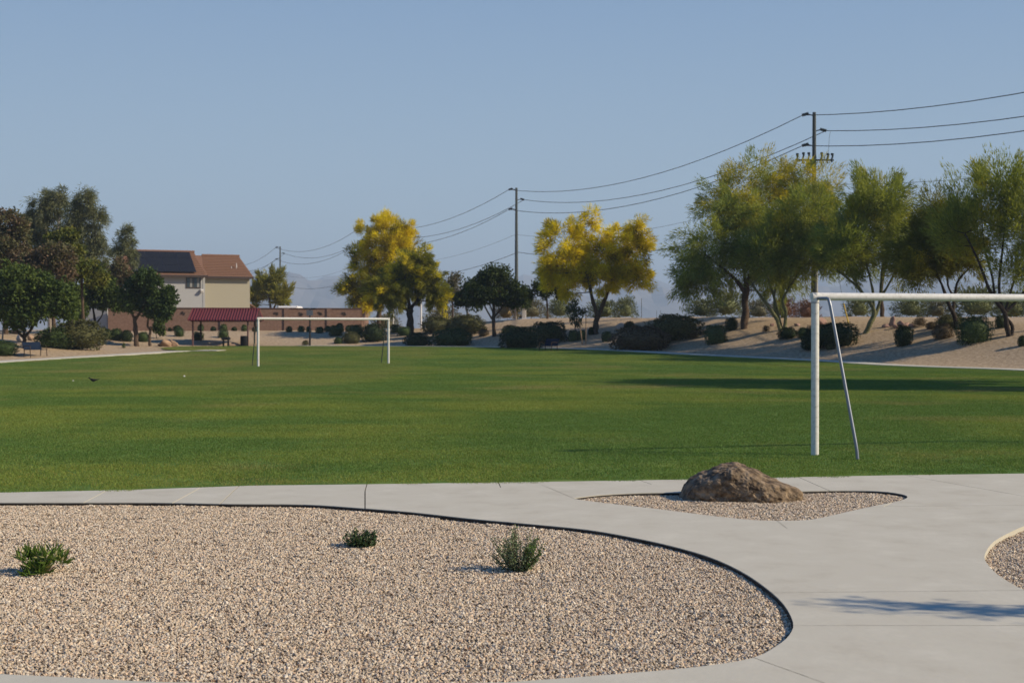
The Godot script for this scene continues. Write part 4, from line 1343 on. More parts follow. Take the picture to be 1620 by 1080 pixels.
	tree("shade_tree", "big dark green shade tree spreading over the bench", grp, p, {
		"lobes": [[40, 450, 48, 38], [8, 462, 40, 40], [82, 462, 42, 34], [50, 490, 44, 24], [102, 482, 24, 26], [-20, 480, 30, 30], [25, 510, 22, 12]], "colors": dark, "leaf": 0.2, "clump": 0.55, "leaves": 24000, "clumps": 230, "bark": M.dark_bark,
		"stems": [[[[38, 555], [38, 540], [36, 530]], 3.4, 2.8], [[[37, 534], [28, 524], [16, 505], [8, 470]], 2.4, 1.2, 10], [[[37, 534], [48, 520], [58, 495], [80, 465]], 2.4, 1.2, -10], [[[37, 532], [40, 500], [42, 455]], 2.2, 1.2]]})
	tree("shade_tree", "slim pale trunked tree beside the bench with low leafy crown", grp, hit(80, 551), {
		"lobes": [[84, 480, 24, 22], [96, 470, 18, 18]], "colors": dark, "leaf": 0.18, "clump": 0.4, "leaves": 4000, "clumps": 50, "bark": M.pale_bark,
		"stems": [[[[80, 554], [79, 528], [80, 495], [84, 475]], 1.4, 0.8]]})
	tree("shade_tree", "staked young tree with yellowing crown at the edge of gravel", grp, hit(4, 542), {
		"lobes": [[8, 494, 8, 12], [3, 486, 6, 8]], "colors": lime, "leaf": 0.16, "clump": 0.3, "leaves": 900, "clumps": 20, "bark": M.pale_bark,
		"stems": [[[[3, 545], [4, 520], [6, 490]], 1.5, 0.8]]})
	tree("shade_tree", "medium dark green tree before the grey stucco wall", grp, spot(153, 110), {
		"lobes": [[156, 464, 38, 28], [187, 476, 20, 20], [130, 472, 22, 22], [160, 445, 26, 14]], "colors": dark, "leaf": 0.2, "clump": 0.5, "leaves": 14000, "clumps": 130, "bark": M.dark_bark,
		"stems": [[[[154, 530], [150, 508], [147, 488], [150, 465]], 2.2, 1.4], [[[151, 512], [160, 500], [168, 480]], 1.3, 0.8]]})
	tree("shade_tree", "rounded leafy green tree with clear trunk at the walkway end", grp, hit(216, 548), {
		"lobes": [[235, 465, 42, 32], [206, 470, 26, 30], [264, 477, 22, 26], [230, 440, 30, 17], [245, 490, 26, 16], [262, 495, 12, 14]], "colors": [Color(0.034, 0.058, 0.018), Color(0.05, 0.08, 0.022), Color(0.065, 0.1, 0.028)], "leaf": 0.2, "clump": 0.5, "leaves": 20000, "clumps": 190,
		"stems": [[[[216, 550], [214, 522], [212, 500]], 4.2, 3.0], [[[213, 506], [224, 490], [238, 465]], 2.2, 1.2], [[[213, 506], [206, 488], [204, 465]], 2.0, 1.2]]})
	tree("shade_tree", "short thick bare pale trunk rising under the rounded tree", grp, hit(237, 548), {
		"lobes": [[240, 492, 16, 10], [256, 500, 14, 10]], "colors": dark, "leaf": 0.18, "clump": 0.35, "leaves": 1500, "clumps": 24, "bark": M.bark,
		"stems": [[[[237, 551], [236, 535], [237, 522], [233, 515], [235, 495]], 2.6, 1.2]]})
	tree("sapling", "small leafy sapling on the gravel behind the rounded tree", "", hit(249, 536), {
		"lobes": [[250, 514, 9, 11], [256, 524, 5, 6]], "colors": dark, "leaf": 0.18, "clump": 0.35, "leaves": 1100, "clumps": 18, "twig": 0.4,
		"stems": [[[[247, 538], [247, 525], [250, 512]], 0.6, 0.4]]})
	tree("desert_tree", "feathery yellow green tree standing behind wall at the house corner", "", spot(430, 160), {
		"lobes": [[420, 455, 22, 22], [445, 468, 20, 17], [404, 466, 14, 22], [432, 440, 14, 12]], "colors": [Color(0.24, 0.235, 0.045), Color(0.28, 0.255, 0.05), Color(0.2, 0.205, 0.045)], "style": "fine", "leaf": 0.4, "clump": 0.7, "leaves": 8000, "clumps": 90, "rise": 0.5,
		"stems": [[[[430, 512], [428, 490], [424, 460]], 2.4, 1.2], [[[429, 495], [438, 478], [446, 465]], 1.6, 0.8]]})

# ------------------------------------------------------------------ utility line
func power_line() -> void:
	var tops := []
	for q in [[1510, 49.4, 0], [1288, 105.3, 1], [817, 161.3, 2], [581, 218.6, 3], [443, 275.4, 4], [352, 333.0, 5]]:
		var d: float = q[1]
		var x: float = (q[0] - 810.0) * d / F if q[2] > 0 else 44.2
		var base := Vector3(x, ground_h(x, d), -d)
		var h := EYE + 16.05 - base.y
		var lab: String = ["steel utility pole standing beside the lawn out past the bank", "nearest tall utility pole rising behind the tree crowns with switchgear", "tall slim dark utility pole rising beside the neat round tree", "utility pole hidden behind the yellow blossoming tree", "distant dark utility pole beside the feathery tree at the wall", "most distant utility pole behind the house"][q[2]]
		lab = lab.replace("nearest ", "")
		var o := thing("utility_pole", lab, "utility pole", base, "utility poles")
		var g := Geo.new()
		g.tube([Vector3(0, -0.5, 0), Vector3(0, h * 0.5, 0), Vector3(0, h, 0)], 0.235, 0.13, 12)
		part("pole", g.commit(), M.steel_pole, o)
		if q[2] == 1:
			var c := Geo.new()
			c.tube([Vector3(0.16, 0.0, 0.2), Vector3(0.14, 6.4, 0.17)], 0.11, 0.09, 8)  # added pale tube: sunlight on the lower pole put into colour
			part("sunlit_shaft", c.commit(), M.sunlit_pole, o)
		var mine := []
		for a in [[-1.0, -0.15], [1.0, -1.3], [-1.0, -2.4]]:
			var y: float = h + a[1]
			var arm := Geo.new()
			arm.tube([Vector3(0, y - 0.12, 0), Vector3(a[0] * 0.38, y, 0), Vector3(a[0] * 0.44, y, 0)], 0.045, 0.04, 6)
			part("stand_off_arm", arm.commit(), M.steel_pole, o)
			var ins := Geo.new()
			var pts := []
			for z in 9:
				pts.append(Vector3(a[0] * (0.44 + z * 0.055), y + (0.06 - 0.015 * z), 0))
			for z in 8:
				ins.tube([pts[z], pts[z + 1]], 0.14 if z % 2 == 0 else 0.08, 0.08 if z % 2 == 0 else 0.14, 8)
			part("insulator", ins.commit(), M.insulator, o)
			mine.append(base + Vector3(a[0] * 0.86, y - 0.06, 0))
		if q[2] == 1:
			var cr := Geo.new()
			cr.box(Vector3(0, h - 3.55, 0.2), Vector3(2.8, 0.12, 0.12))
			part("crossarm", cr.commit(), M.steel_pole, o)
			for xx in [-1.3, -0.85, -0.45, 0.5, 0.95, 1.28]:
				var f := Geo.new()
				var up := 0.42 if absf(xx) < 0.9 else 0.28
				f.tube([Vector3(xx, h - 4.1 + 0.3 * absf(xx), 0.27), Vector3(xx - 0.07, h - 3.6, 0.27), Vector3(xx + 0.04, h - 3.5 + up, 0.27)], 0.06, 0.07, 6)
				f.tube([Vector3(xx, h - 3.35 + up * 0.5, 0.27), Vector3(xx, h - 3.2 + up * 0.5, 0.27)], 0.11, 0.11, 6)
				part("fuse_cutout", f.commit(), M.insulator, o)
			var jmp := Geo.new()
			jmp.tube([Vector3(1.2, h - 1.36, 0.0), Vector3(1.08, h - 2.0, 0.1), Vector3(1.0, h - 3.1, 0.25)], 0.012, 0.012, 5, false)
			part("jumper_wire", jmp.commit(), M.wire, o)
		mine.append(base + Vector3(0.16, h - 7.3, 0))
		mine.append(base + Vector3(-0.16, h - 5.3, 0))
		tops.append(mine)
	var what := ["topmost sagging power line on the outer arms of the poles", "middle sagging power line on the single inner arms", "third sagging power line below the other two", "thicker communication cable slung low between the poles", "thin faint cable slung between the middle height of poles"]
	for w in 5:
		var g := Geo.new()
		for s in tops.size() - 1:
			var a: Vector3 = tops[s][w]
			var b: Vector3 = tops[s + 1][w]
			var pts := []
			for k in 17:
				var t := k / 16.0
				pts.append(a.lerp(b, t) - Vector3(0, 4.0 * t * (1.0 - t) * (2.05 if w < 3 else 1.6), 0))
			g.tube(pts, 0.03 if w != 4 else 0.014, 0.03 if w != 4 else 0.014, 5, false)
		var o := part("power_line" if w < 3 else "cable", g.commit(), M.wire, self)
		tag(o, what[w], "cable", "overhead lines")
	var b := hit(1344, 513)
	var k := -b.z / F
	var gy := Geo.new()
	gy.tube([Vector3(0, -0.1, 0), Vector3(-9 * k, 33 * k, 0)], 0.04, 0.04, 8)
	var o := thing("guy_wire", "slanting guy wire in a yellow guard tube on the crest", "guy wire", b)
	part("guard", gy.commit(), M.yellow, o)
	var wire := Geo.new()
	var pole := Vector3(22.4, EYE + 13.5, -105.3)
	wire.tube([Vector3(-9 * k, 33 * k, 0), pole - b], 0.012, 0.012, 5, false)
	part("wire", wire.commit(), M.wire, o)

# ------------------------------------------------------------------ house, wall, shade roof
func quad_slab(g: Geo, a: Vector3, b: Vector3, c: Vector3, d: Vector3, t: float) -> void:
	var n := (b - a).cross(d - a).normalized() * t
	if n.y > 0:
		n = -n
	g.face(a, b, c, d)
	g.face(a + n, d + n, c + n, b + n)
	g.face(a, a + n, b + n, b); g.face(b, b + n, c + n, c); g.face(c, c + n, d + n, d); g.face(d, d + n, a + n, a)

func far_end() -> void:
	# block wall with coping: straight run, then a return going away
	var wd := 122.0
	var x0 := (178.0 - 810.0) * wd / F
	var x1 := (571.0 - 810.0) * wd / F
	var top := EYE + (HZ - 488.5) * wd / F
	var gy := ground_h((x0 + x1) / 2, wd) - 0.5
	var o := thing("block_wall", "long brown block wall with dark coping along the far gravel slope", "wall", Vector3((x0 + x1) / 2, gy, -wd))
	var hgt := top - gy
	var g := Geo.new()
	g.box(Vector3(0, hgt / 2, 0), Vector3(x1 - x0, hgt, 0.2))
	part("wall_run", g.commit(), M.wall, o)
	var r := Geo.new()
	var far := Vector3((x1 - x0) / 2 + 2.2, 0, -11.0)
	var near := Vector3((x1 - x0) / 2, 0, 0)
	o.rotation.y = deg_to_rad(14.0)
	var dirr := (far - near).normalized()
	r.box((near + far) / 2 + Vector3(0, hgt / 2 - 0.02, 0), Vector3(near.distance_to(far), hgt, 0.2), Basis(dirr, Vector3.UP, dirr.cross(Vector3.UP)))
	part("wall_return", r.commit(), M.wall, o)
	var cp := Geo.new()
	cp.box(Vector3(0, hgt + 0.05, 0.0), Vector3(x1 - x0 + 0.1, 0.1, 0.3), Basis.IDENTITY, 0.02)
	part("coping", cp.commit(), M.wall_cap, o)
	for px in [268.0, 352.0, 452.0, 520.0]:
		var pl := Geo.new()
		pl.box(Vector3((px - 810.0) * wd / F - o.position.x, hgt / 2 + 0.02, 0.03), Vector3(0.42, hgt + 0.02, 0.32))
		part("pilaster", pl.commit(), M.wall, o)
	for px in [294.0, 434.0, 470.0, 500.0, 538.0]:  # sprays of flat dark leaf shapes on the wall face
		var a := Geo.new()
		rng.seed = int(px)
		for q in 7:
			var an := rng.randf_range(-0.4, 1.0) * PI
			var ln := rng.randf_range(0.2, 0.34)
			var tip := Vector3(cos(an) * ln, sin(an) * ln * 0.7, 0.0)
			var cen := tip * 0.55
			var side := Vector3(-tip.y, tip.x, 0).normalized() * 0.09
			quad_slab(a, Vector3.ZERO, cen + side, tip, cen - side, 0.02)
		var w := part("wall_spray", a.commit(), M.fascia, self)
		var along: float = (px - 374.5) * wd / F * 1.03
		w.position = o.position + o.basis * Vector3(along, hgt - 0.42, 0.14)
		w.rotation.y = o.rotation.y
		tag(w, "flat dark leaf spray shape on the brown wall", "ornament", "dark sprays along the brown wall")
	# grey wall and gate beyond the trees
	var gw := thing("grey_wall", "low grey stucco wall half hidden behind the dark trees", "wall", Vector3((140.0 - 810.0) * 120.0 / F, ground_h(-35.7, 120) - 0.3, -120))
	var gg := Geo.new()
	gg.box(Vector3(0, 1.05, 0), Vector3(3.2, 2.1, 0.25))
	part("wall_panel", gg.commit(), M.stucco_grey, gw)
	var gt := thing("metal_gate", "narrow dark barred gate between grey and brown walls", "gate", Vector3((173.0 - 810.0) * 121.0 / F, ground_h(-34.2, 121) - 0.1, -121))
	var gf := Geo.new()
	gf.box(Vector3(0, 1.8, 0), Vector3(0.6, 0.06, 0.05)); gf.box(Vector3(0, 0.2, 0), Vector3(0.6, 0.06, 0.05))
	part("rail", gf.commit(), M.wall_cap, gt)
	for q in 6:
		var bar := Geo.new()
		bar.box(Vector3(-0.275 + q * 0.11, 1.0, 0.0), Vector3(0.05, 1.75, 0.03))
		part("bar", bar.commit(), M.wall_cap, gt)
	house()
	shade_roof()
	# tall lamp post at the edge of the lawn
	var lp := hit(490, 547)
	var kk := -lp.z / F
	var l := thing("lamp_post", "slim black lamp post with a flat bar head behind the far goal", "lamp post", lp)
	var lg := Geo.new()
	lg.tube([Vector3(0, -0.2, 0), Vector3(0, 58.0 * kk, 0)], 0.075, 0.055, 10)
	part("post", lg.commit(), M.black, l)
	for sx in [-1.0, 1.0]:
		var hd := Geo.new()
		hd.box(Vector3(sx * 0.26, 58.5 * kk, 0), Vector3(0.4, 0.09, 0.26), Basis.IDENTITY, 0.02)
		part("lamp_head", hd.commit(), M.black, l)
	var br := Geo.new()
	br.box(Vector3(0, 52.0 * kk, 0.09), Vector3(0.5, 0.42, 0.04))
	part("sign_plate", br.commit(), mat(0.14, 0.15, 0.17, 0.6), l)
	# white trailer roof over the wall
	var tr := thing("white_trailer", "white trailer roof just showing above the brown wall", "trailer", Vector3((459.0 - 810.0) * 150.0 / F, ground_h(-23, 150), -150))
	var tb := Geo.new()
	tb.box(Vector3(0, 1.5, 0), Vector3(2.1, 2.3, 4.0), Basis.IDENTITY, 0.12)
	part("body", tb.commit(), M.white, tr)
	for s in [-1.0, 1.0]:
		var wh := Geo.new()
		wh.tube([Vector3(s * 0.8, 0.33, 1.0), Vector3(s * 1.0, 0.33, 1.0)], 0.33, 0.33, 14)
		part("wheel", wh.commit(), M.black, tr)

func house() -> void:
	var d := 146.0
	var k := d / F
	var base := Vector3((323.0 - 810.0) * k, ground_h(-31.6, d) - 0.2, -d)
	var o := thing("house", "two storey stucco house with brown tile roof and solar panels", "house", base)
	var Y := func(py: float) -> float: return EYE + (HZ - py) * k - base.y
	var turn := deg_to_rad(23.0)
	o.rotation.y = turn
	var X := func(px: float) -> float:
		var u := (px - 810.0) / F
		return (u * d - base.x) / (cos(turn) - sin(turn) * u)
	var eave: float = Y.call(435.0)
	var ridge1: float = Y.call(401.0) + 0.35
	var ridge2: float = Y.call(405.0) + 0.3
	var xl: float = X.call(196.0)
	var xr: float = X.call(397.0)
	var g := Geo.new()
	g.box(Vector3(xl / 2, eave / 2, -4.0), Vector3(-xl, eave, 8.0))
	part("grey_wing_wall", g.commit(), M.stucco_grey, o)
	var g2 := Geo.new()
	g2.box(Vector3(xr / 2 + 0.003, eave / 2 - 0.02, -4.6), Vector3(xr, eave, 8.0))
	part("tan_wing_wall", g2.commit(), M.stucco_tan, o)
	var ct := Geo.new()
	ct.box(Vector3(-0.05, eave / 2 - 0.05, -0.04), Vector3(0.22, eave - 0.1, 0.14))
	part("corner_trim", ct.commit(), M.stucco_grey, o)
	# roofs: hipped, facing the park
	var r1 := Geo.new()
	var e0 := eave - 0.05
	quad_slab(r1, Vector3(xl - 0.4, e0, 0.55), Vector3(0.25, e0, 0.55), Vector3(-0.35, ridge1, -4.0), Vector3(xl + 0.6, ridge1, -4.0), 0.16)
	quad_slab(r1, Vector3(0.25, e0, -8.5), Vector3(xl - 0.4, e0, -8.5), Vector3(xl + 0.6, ridge1, -4.0), Vector3(-0.35, ridge1, -4.0), 0.16)
	r1.face(Vector3(0.25, e0, 0.55), Vector3(0.25, e0, -8.5), Vector3(-0.35, ridge1, -4.0), Vector3(-0.35, ridge1, -4.0))
	r1.face(Vector3(xl - 0.4, e0, -8.5), Vector3(xl - 0.4, e0, 0.55), Vector3(xl + 0.6, ridge1, -4.0), Vector3(xl + 0.6, ridge1, -4.0))
	var roof1 := part("roof", r1.commit(), M.roof_tile, o)
	var r2 := Geo.new()
	quad_slab(r2, Vector3(-0.3, e0 - 0.06, -0.2), Vector3(xr + 0.3, e0 - 0.06, -0.2), Vector3(xr - 0.3, ridge2, -4.6), Vector3(-0.6, ridge2, -4.6), 0.16)
	quad_slab(r2, Vector3(xr + 0.3, e0 - 0.06, -9.0), Vector3(-0.3, e0 - 0.06, -9.0), Vector3(-0.6, ridge2, -4.6), Vector3(xr - 0.3, ridge2, -4.6), 0.16)
	r2.face(Vector3(xr + 0.3, e0 - 0.06, -0.2), Vector3(xr + 0.3, e0 - 0.06, -9.0), Vector3(xr - 0.3, ridge2, -4.6), Vector3(xr - 0.3, ridge2, -4.6))
	var roof2 := part("roof", r2.commit(), M.roof_tile, o)
	for rf in [[roof1, xl - 0.42, 0.27, 0.58, e0], [roof2, -0.1, xr + 0.32, -0.17, e0 - 0.06]]:
		var fs := Geo.new()
		fs.box(Vector3((rf[1] + rf[2]) / 2, rf[4] - 0.1, rf[3]), Vector3(rf[2] - rf[1], 0.24, 0.06))
		part("fascia", fs.commit(), M.fascia, rf[0])
		var rc := Geo.new()
		rc.tube([Vector3(rf[1] + 0.7, (ridge1 if rf[0] == roof1 else ridge2) + 0.02, -4.0 if rf[0] == roof1 else -4.6), Vector3(rf[2] - 0.55, (ridge1 if rf[0] == roof1 else ridge2) + 0.02, -4.0 if rf[0] == roof1 else -4.6)], 0.13, 0.13, 8)
		part("ridge_cap", rc.commit(), M.roof_tile, rf[0])
		# courses of tiles, each row a low lip down the slope
		var steps := 13
		var ra := Vector3(rf[1] + 0.1, rf[4], rf[3] - 0.05)
		var rg: float = ridge1 if rf[0] == roof1 else ridge2
		var zr := -4.0 if rf[0] == roof1 else -4.6
		for s in range(1, steps):
			var t := float(s) / steps
			var cg := Geo.new()
			var y := lerpf(rf[4], rg, t) + 0.03
			var z := lerpf(rf[3], zr, t)
			cg.box(Vector3((rf[1] + rf[2]) / 2, y, z), Vector3((rf[2] - rf[1]) - 0.25 - t * 1.3, 0.05, 0.1))
			part("tile_course", cg.commit(), M.roof_tile, rf[0])
	# solar panels on the slope
	var slope := Vector3(0, ridge1 - e0, -4.55)
	var sl := slope.normalized()
	var nn := Vector3.RIGHT.cross(sl).normalized()
	if nn.y < 0: nn = -nn
	var bs := Basis(Vector3.RIGHT, nn, Vector3.RIGHT.cross(nn))
	for cx in 4:
		for cy in 3:
			var pn := Node3D.new()
			var frame := Geo.new()
			var at := Vector3(X.call(312.0) - 0.95 - cx * 1.55, 0, 0) + Vector3(0, e0, 0.55) + sl * (1.0 + cy * 1.5) + nn * 0.22
			frame.box(at, Vector3(1.53, 0.04, 1.46), bs)
			var f := part("solar_panel", frame.commit(), M.solar_frame, roof1)
			var cell := Geo.new()
			cell.box(at + nn * 0.006, Vector3(1.46, 0.04, 1.38), bs)
			part("solar_panel_glass", cell.commit(), M.solar, roof1)
			pn.free()
	# window with two panes
	var wx: float = X.call(305.5)
	var wy: float = Y.call(446.0)
	var wn := Geo.new()
	wn.box(Vector3(wx, wy, 0.02), Vector3(1.5, 1.3, 0.08))
	var wi := part("window", wn.commit(), M.fascia, o)
	for s in [-1.0, 1.0]:
		var pg := Geo.new()
		pg.box(Vector3(wx + s * 0.36, wy, 0.05), Vector3(0.64, 1.12, 0.03))
		part("pane", pg.commit(), M.glass, wi)
		var cu := Geo.new()
		cu.box(Vector3(wx + s * 0.36 + 0.12, wy - 0.08, 0.066), Vector3(0.22, 0.92, 0.006))
		part("blind", cu.commit(), M.curtain, wi)
	# floodlight under the eave corner, its shadow falls across the grey wall
	var fl := Geo.new()
	fl.box(Vector3(X.call(318.5), Y.call(460.0), 0.2), Vector3(0.3, 0.26, 0.4), Basis(Vector3.RIGHT, 0.4), 0.03)
	part("wall_light", fl.commit(), M.frame_white, o)
	# low side porch roof
	var po := Geo.new()
	var py: float = Y.call(478.0)
	quad_slab(po, Vector3(xr, py, -1.0), Vector3(xr + 0.75, py - 0.45, -1.0), Vector3(xr + 0.75, py - 0.45, -4.0), Vector3(xr, py, -4.0), 0.12)
	part("porch_roof", po.commit(), M.roof_tile, o)
	var pp := Geo.new()
	pp.box(Vector3(xr + 0.45, (py - 0.6) / 2, -1.3), Vector3(0.3, py - 0.7, 0.3))
	part("porch_post", pp.commit(), M.frame_white, o)
	var pv := Geo.new()
	for q in [[372.0, 424.0, 0.3], [380.0, 421.0, 0.45]]:
		pv.tube([Vector3(X.call(q[0]), Y.call(q[1]) - 0.3, -1.9), Vector3(X.call(q[0]), Y.call(q[1]) + q[2], -1.9)], 0.05, 0.05, 8)
	part("vent_pipe", pv.commit(), M.frame_white, roof2)

func shade_roof() -> void:
	var d := 110.0
	var k := d / F
	var base := spot(354, d)
	var o := thing("picnic_shelter", "picnic shelter with ribbed dark red metal roof on slim posts", "shelter", base)
	var X := func(px: float) -> float: return (px - 354.0) * k
	var Y := func(py: float) -> float: return EYE + (HZ - py) * k - base.y
	var eave: float = Y.call(507.0)
	var top: float = Y.call(488.5)
	var xl: float = X.call(304.5)
	var xr: float = X.call(411.0)
	var depth := 1.75
	for side in [1.0, -1.0]:
		var rg := Geo.new()
		quad_slab(rg, Vector3(xl, eave, depth * side), Vector3(xr, eave, depth * side), Vector3(xr - 0.12, top, 0.02 * side), Vector3(xl + 0.0, top, 0.02 * side), 0.04)
		var rf := part("roof_slope", rg.commit(), M.red_roof, o)
		var n := 24
		for q in n + 1:
			var rb := Geo.new()
			var x := lerpf(xl + 0.03, xr - 0.03, float(q) / n)
			var lo := Vector3(x, eave + 0.035, depth * side)
			var hi := Vector3(x - 0.1 * float(q) / n, top + 0.035, 0.03 * side)
			var t := (hi - lo).normalized()
			var up := Vector3.RIGHT.cross(t).normalized()
			rb.box((lo + hi) / 2, Vector3(0.07, 0.085, lo.distance_to(hi)), Basis(up.cross(t), up, t))
			part("rib", rb.commit(), M.red_roof, rf)
	var rc := Geo.new()
	rc.box(Vector3((xl + xr) / 2, top + 0.04, 0), Vector3(xr - xl + 0.05, 0.08, 0.22))
	part("ridge_cap", rc.commit(), M.red_roof, o)
	for e in [xl + 0.02, xr - 0.05]:
		var ge := Geo.new()
		ge.face(Vector3(e, eave, depth), Vector3(e, eave, -depth), Vector3(e, top - 0.05, 0), Vector3(e, top - 0.05, 0))
		part("gable_end", ge.commit(), mat(0.05, 0.02, 0.022, 0.6), o)
	for x in [X.call(311.0), X.call(397.0)]:
		for z in [depth - 0.35, -depth + 0.35]:
			var p := Geo.new()
			p.box(Vector3(x, eave / 2 - 0.1, z), Vector3(0.11, eave + 0.2, 0.11))
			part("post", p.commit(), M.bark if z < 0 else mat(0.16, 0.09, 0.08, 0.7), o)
	for z in [depth - 0.3, -depth + 0.3]:
		var bm := Geo.new()
		bm.box(Vector3((xl + xr) / 2, eave - 0.02, z), Vector3(xr - xl - 0.3, 0.14, 0.1))
		part("beam", bm.commit(), mat(0.05, 0.02, 0.022, 0.6), o)
	# litter bin and grill stand under the roof
	var b := thing("litter_bin", "round black litter bin standing beneath the red shelter roof", "bin", spot(386, 108.5))
	var g := Geo.new()
	g.tube([Vector3(0, 0.0, 0), Vector3(0, 0.08, 0), Vector3(0, 0.72, 0)], 0.25, 0.28, 16)
	part("body", g.commit(), M.black, b)
	for q in 14:
		var sl := Geo.new()
		var an := TAU * q / 14.0
		sl.box(Vector3(cos(an) * 0.285, 0.38, sin(an) * 0.285), Vector3(0.03, 0.66, 0.06), Basis(Vector3.UP, -an))
		part("slat", sl.commit(), M.black, b)
	var lid := Geo.new()
	lid.tube([Vector3(0, 0.72, 0), Vector3(0, 0.78, 0), Vector3(0, 0.82, 0)], 0.32, 0.24, 16)
	part("lid", lid.commit(), M.black, b)
	var s := thing("grill_stand", "small dark metal stand on two legs under the shelter", "grill", spot(357, 108.0))
	var bx := Geo.new()
	bx.box(Vector3(0, 0.62, 0), Vector3(0.62, 0.22, 0.45), Basis.IDENTITY, 0.03)
	part("firebox", bx.commit(), M.black, s)
	for x in [-0.19, 0.17]:
		var lg := Geo.new()
		lg.box(Vector3(x, 0.25, 0), Vector3(0.12, 0.6, 0.12))
		part("leg", lg.commit(), M.black, s)

# ------------------------------------------------------------------ benches and small things
func bench(label: String, px: float, py: float, turn: float, panel: Material) -> void:
	var at := hit(px, py)
	var o := thing("park_bench", label, "bench", at, "park benches")
	o.rotation.y = turn
	o.scale = Vector3.ONE * 1.0
	var w := 1.5
	var b := Geo.new()
	var lean := Basis(Vector3.RIGHT, -0.35)
	b.box(Vector3(0, 0.66, -0.27), Vector3(w, 0.46, 0.03), lean)
	part("backrest", b.commit(), panel, o)
	var s := Geo.new()
	s.box(Vector3(0, 0.43, 0.03), Vector3(w, 0.035, 0.46))
	part("seat", s.commit(), panel, o)
	for x in [-w / 2 + 0.06, w / 2 - 0.06]:
		for z in [-0.2, 0.24]:
			var l := Geo.new()
			l.tube([Vector3(x, -0.05, z * 1.15), Vector3(x, 0.43, z)], 0.024, 0.024, 8)
			part("leg", l.commit(), M.twig, o)
		var a := Geo.new()
		a.tube([Vector3(x, 0.62, -0.25), Vector3(x, 0.66, 0.0), Vector3(x, 0.64, 0.24), Vector3(x, 0.43, 0.26)], 0.02, 0.02, 8)
		part("armrest", a.commit(), M.twig, o)

func left_side() -> void:
	bench("empty bench with a navy mesh back under the shade tree", 55, 565, 1.15, M.navy)
	bench("empty dark bench below the very dark hedge", 868, 557, -1.0, M.navy)
	for r in [["rounded orange tan rock behind the big shade tree trunk", 19, 528, 14, 9, "tan_rock", 3], ["pale slab of rock leaning behind the shade tree trunk", 30, 541, 12, 15, "pale_rock", 4], ["brown rock beside the pale leaning slab", 48, 539, 12, 12, "tan_rock", 5], ["flat orange rock at the edge of the olive mounds", 60, 538, 14, 8, "tan_rock", 6],
			["tan boulder at the end of the shaded walkway", 264, 548, 17, 9, "tan_rock", 7], ["smaller brown boulder by the walkway end", 277, 548, 11, 9, "tan_rock", 8], ["tan rock next to the grill stand", 371, 548, 15, 8, "tan_rock", 9],
			["white chunk of rock below the sprawling brown hedge", 1051, 541, 9, 6, "pale_rock", 10], ["pale rock on the crest near the yellow flowering tree", 980, 521, 11, 9, "pale_rock", 11], ["small cream rock on top of the dark hedge bank", 836, 531, 7, 5, "pale_rock", 12]]:
		small_rock(r[0], "rocks on the banks", r[1], r[2], r[3], r[4], M[r[5]], r[6])
	for q in [[1402, 517, 9, 6], [1412, 515, 11, 8], [1424, 516, 10, 7], [1433, 517, 9, 6], [1441, 519, 8, 5], [1418, 519, 9, 5], [1303, 515, 10, 9], [1318, 516, 8, 7], [1262, 516, 8, 5], [1222, 517, 7, 5]]:
		small_rock("pinkish rubble rock lying along the crest of bank", "pink rocks along the crest", q[0], q[1], q[2], q[3], M.pink_rock, int(q[0]))
	var u := thing("utility_box", "small white utility cabinet beside the middle utility pole", "utility box", spot(829, 121.0))
	var g := Geo.new()
	g.box(Vector3(0, 0.45, 0), Vector3(0.36, 1.0, 0.3), Basis.IDENTITY, 0.02)
	part("cabinet", g.commit(), M.white, u)
	var dg := Geo.new()
	dg.box(Vector3(0, 0.5, 0.152), Vector3(0.28, 0.7, 0.012))
	part("door", dg.commit(), M.frame_white, u)
	for q in [[666.0, 124.0, 3.2, 0.075, "slim white post standing right of broad trunk".replace("right of", "beside the")], [622.0, 128.0, 2.6, 0.04, "thin white post between the wall end and broad trunk"]]:
		var w := thing("white_post", q[4], "post", spot(q[0], q[1]), "white posts")
		var pg := Geo.new()
		pg.tube([Vector3(0, -0.1, 0), Vector3(0, q[2], 0)], q[3], q[3], 10)
		part("shaft", pg.commit(), M.white, w)
		var cg := Geo.new()
		cg.tube([Vector3(0, q[2], 0), Vector3(0, q[2] + 0.05, 0)], q[3] * 1.1, q[3] * 0.5, 10)
		part("cap", cg.commit(), M.white, w)
	for q in [[1015.0, 300.0, 7.0], [1039.0, 420.0, 6.0], [1045.0, 460.0, 6.5], [880.0, 430.0, 8.0], [856.0, 410.0, 7.5], [1354.0, 240.0, 4.6], [1268.0, 400.0, 7.0]]:
		var w := thing("distant_pole", "thin distant pole standing alone on the hazy plain", "pole", spot(q[0], q[1]), "poles on the plain")
		var pg := Geo.new()
		pg.tube([Vector3(0, -0.1, 0), Vector3(0, q[2], 0)], 0.08, 0.06, 6)
		part("shaft", pg.commit(), M.steel_pole, w)

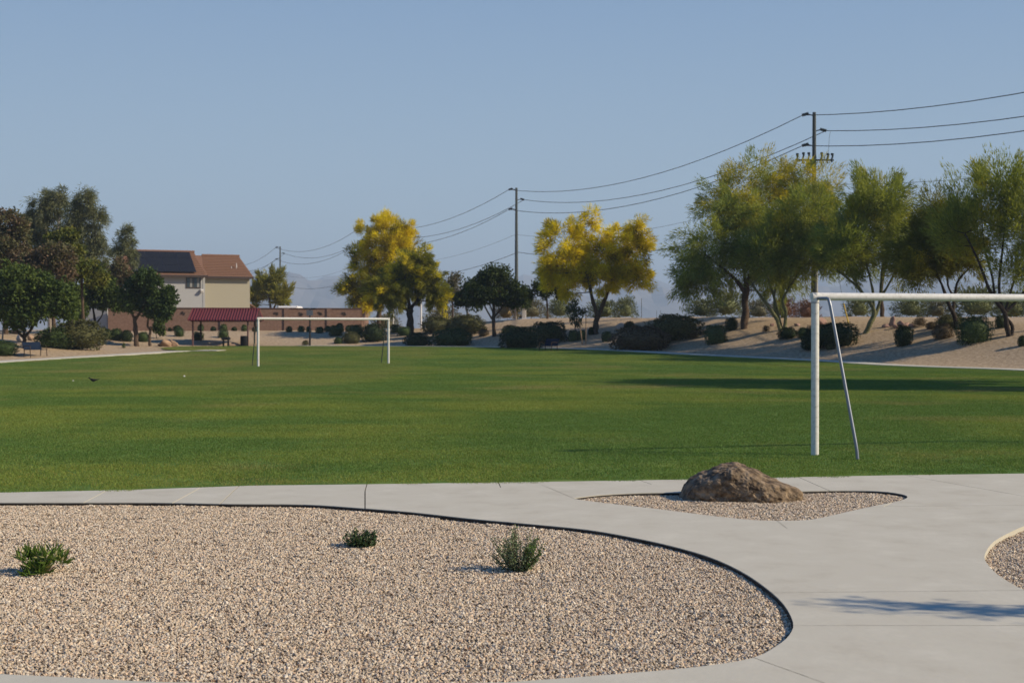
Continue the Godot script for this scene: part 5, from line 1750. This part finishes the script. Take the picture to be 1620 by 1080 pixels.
func small_things() -> void:
	# dark bird on the lawn
	var p := plan(147, 606)
	var o := thing("bird", "small black bird walking on the open lawn", "bird", Vector3(p.x, lawn_h(p.y), -p.y))
	o.rotation.y = 0.2
	var g := Geo.new()
	var prof := [[-0.22, 0.155, 0.004], [-0.15, 0.135, 0.016], [-0.09, 0.12, 0.03], [-0.03, 0.108, 0.05], [0.03, 0.11, 0.058], [0.08, 0.13, 0.046], [0.105, 0.16, 0.03], [0.125, 0.185, 0.028], [0.145, 0.192, 0.026], [0.162, 0.188, 0.014], [0.195, 0.182, 0.002]]
	var sides := 12
	for q in prof:
		for s in sides:
			var a := TAU * s / sides
			g.v.append(Vector3(-q[0], q[1] + sin(a) * q[2], cos(a) * q[2] * 0.85))
	for a in prof.size() - 1:
		for s in sides:
			var k := a * sides + s
			var k2 := a * sides + (s + 1) % sides
			g.i.append(k); g.i.append(k + sides); g.i.append(k2)
			g.i.append(k2); g.i.append(k + sides); g.i.append(k2 + sides)
	for s in [-1.0, 1.0]:
		var leg := Geo.new()
		leg.tube([Vector3(0.0, 0.08, s * 0.018), Vector3(0.008, 0.04, s * 0.02), Vector3(0.0, 0.0, s * 0.02), Vector3(-0.03, 0.0, s * 0.022)], 0.005, 0.004, 5)
		var k := g.v.size()
		g.v.append_array(leg.v)
		for z in leg.i:
			g.i.append(k + z)
	part("body", g.commit(), M.bird, o)
	for q in [[115, 603, 0.025, "tiny white scrap of litter lying near the bird"], [291, 596, 0.035, "small white ball lying on the lawn beyond the bird"]]:
		var c := plan(q[0], q[1])
		var planes := []
		rng.seed = int(q[0])
		for z in 12:
			planes.append([rdir(), rng.randf_range(0.8, 1.0)])
		var w := part("white_scrap", rock_mesh(int(q[0]), 10, planes, 0.05), M.white, self)
		w.scale = Vector3.ONE * q[2]
		w.position = Vector3(c.x, lawn_h(c.y) + q[2] * 0.8, -c.y)
		tag(w, q[3], "litter")
	# dry twigs and leaf scraps on the gravel
	rng.seed = 88
	for q in [[724, 857, 0.16, "short dark dry twig lying in the gravel behind the upright shrub"], [646, 1026, 0.17, "broken dark twig sticking up from the gravel"], [900, 1062, 0.26, "long thin brown stick lying by the path edge"]]:
		var c := plan(q[0], q[1], -0.05)
		var w := thing("dry_twig", q[3], "twig", Vector3(c.x, -0.05, -c.y), "dry twigs")
		var tg := Geo.new()
		var ln: float = q[2]
		tg.tube(curve(Vector3(-ln / 2, 0.01, 0), Vector3(ln / 2, 0.02, rng.randf_range(-0.03, 0.03)), 0.15, 6), 0.005, 0.003, 6)
		part("stem", tg.commit(), M.twig if q[0] < 800 else M.wood_stake, w)
		if q[0] < 800:
			for z in 4:
				var sg := Geo.new()
				var a := Vector3(rng.randf_range(-0.4, 0.4) * ln, 0.015, 0)
				sg.tube(curve(a, a + Vector3(rng.randf_range(-0.05, 0.05), rng.randf_range(0.01, 0.05), rng.randf_range(-0.05, 0.05)), 0.2, 3), 0.003, 0.0015, 5)
				part("side_shoot", sg.commit(), M.twig, w)
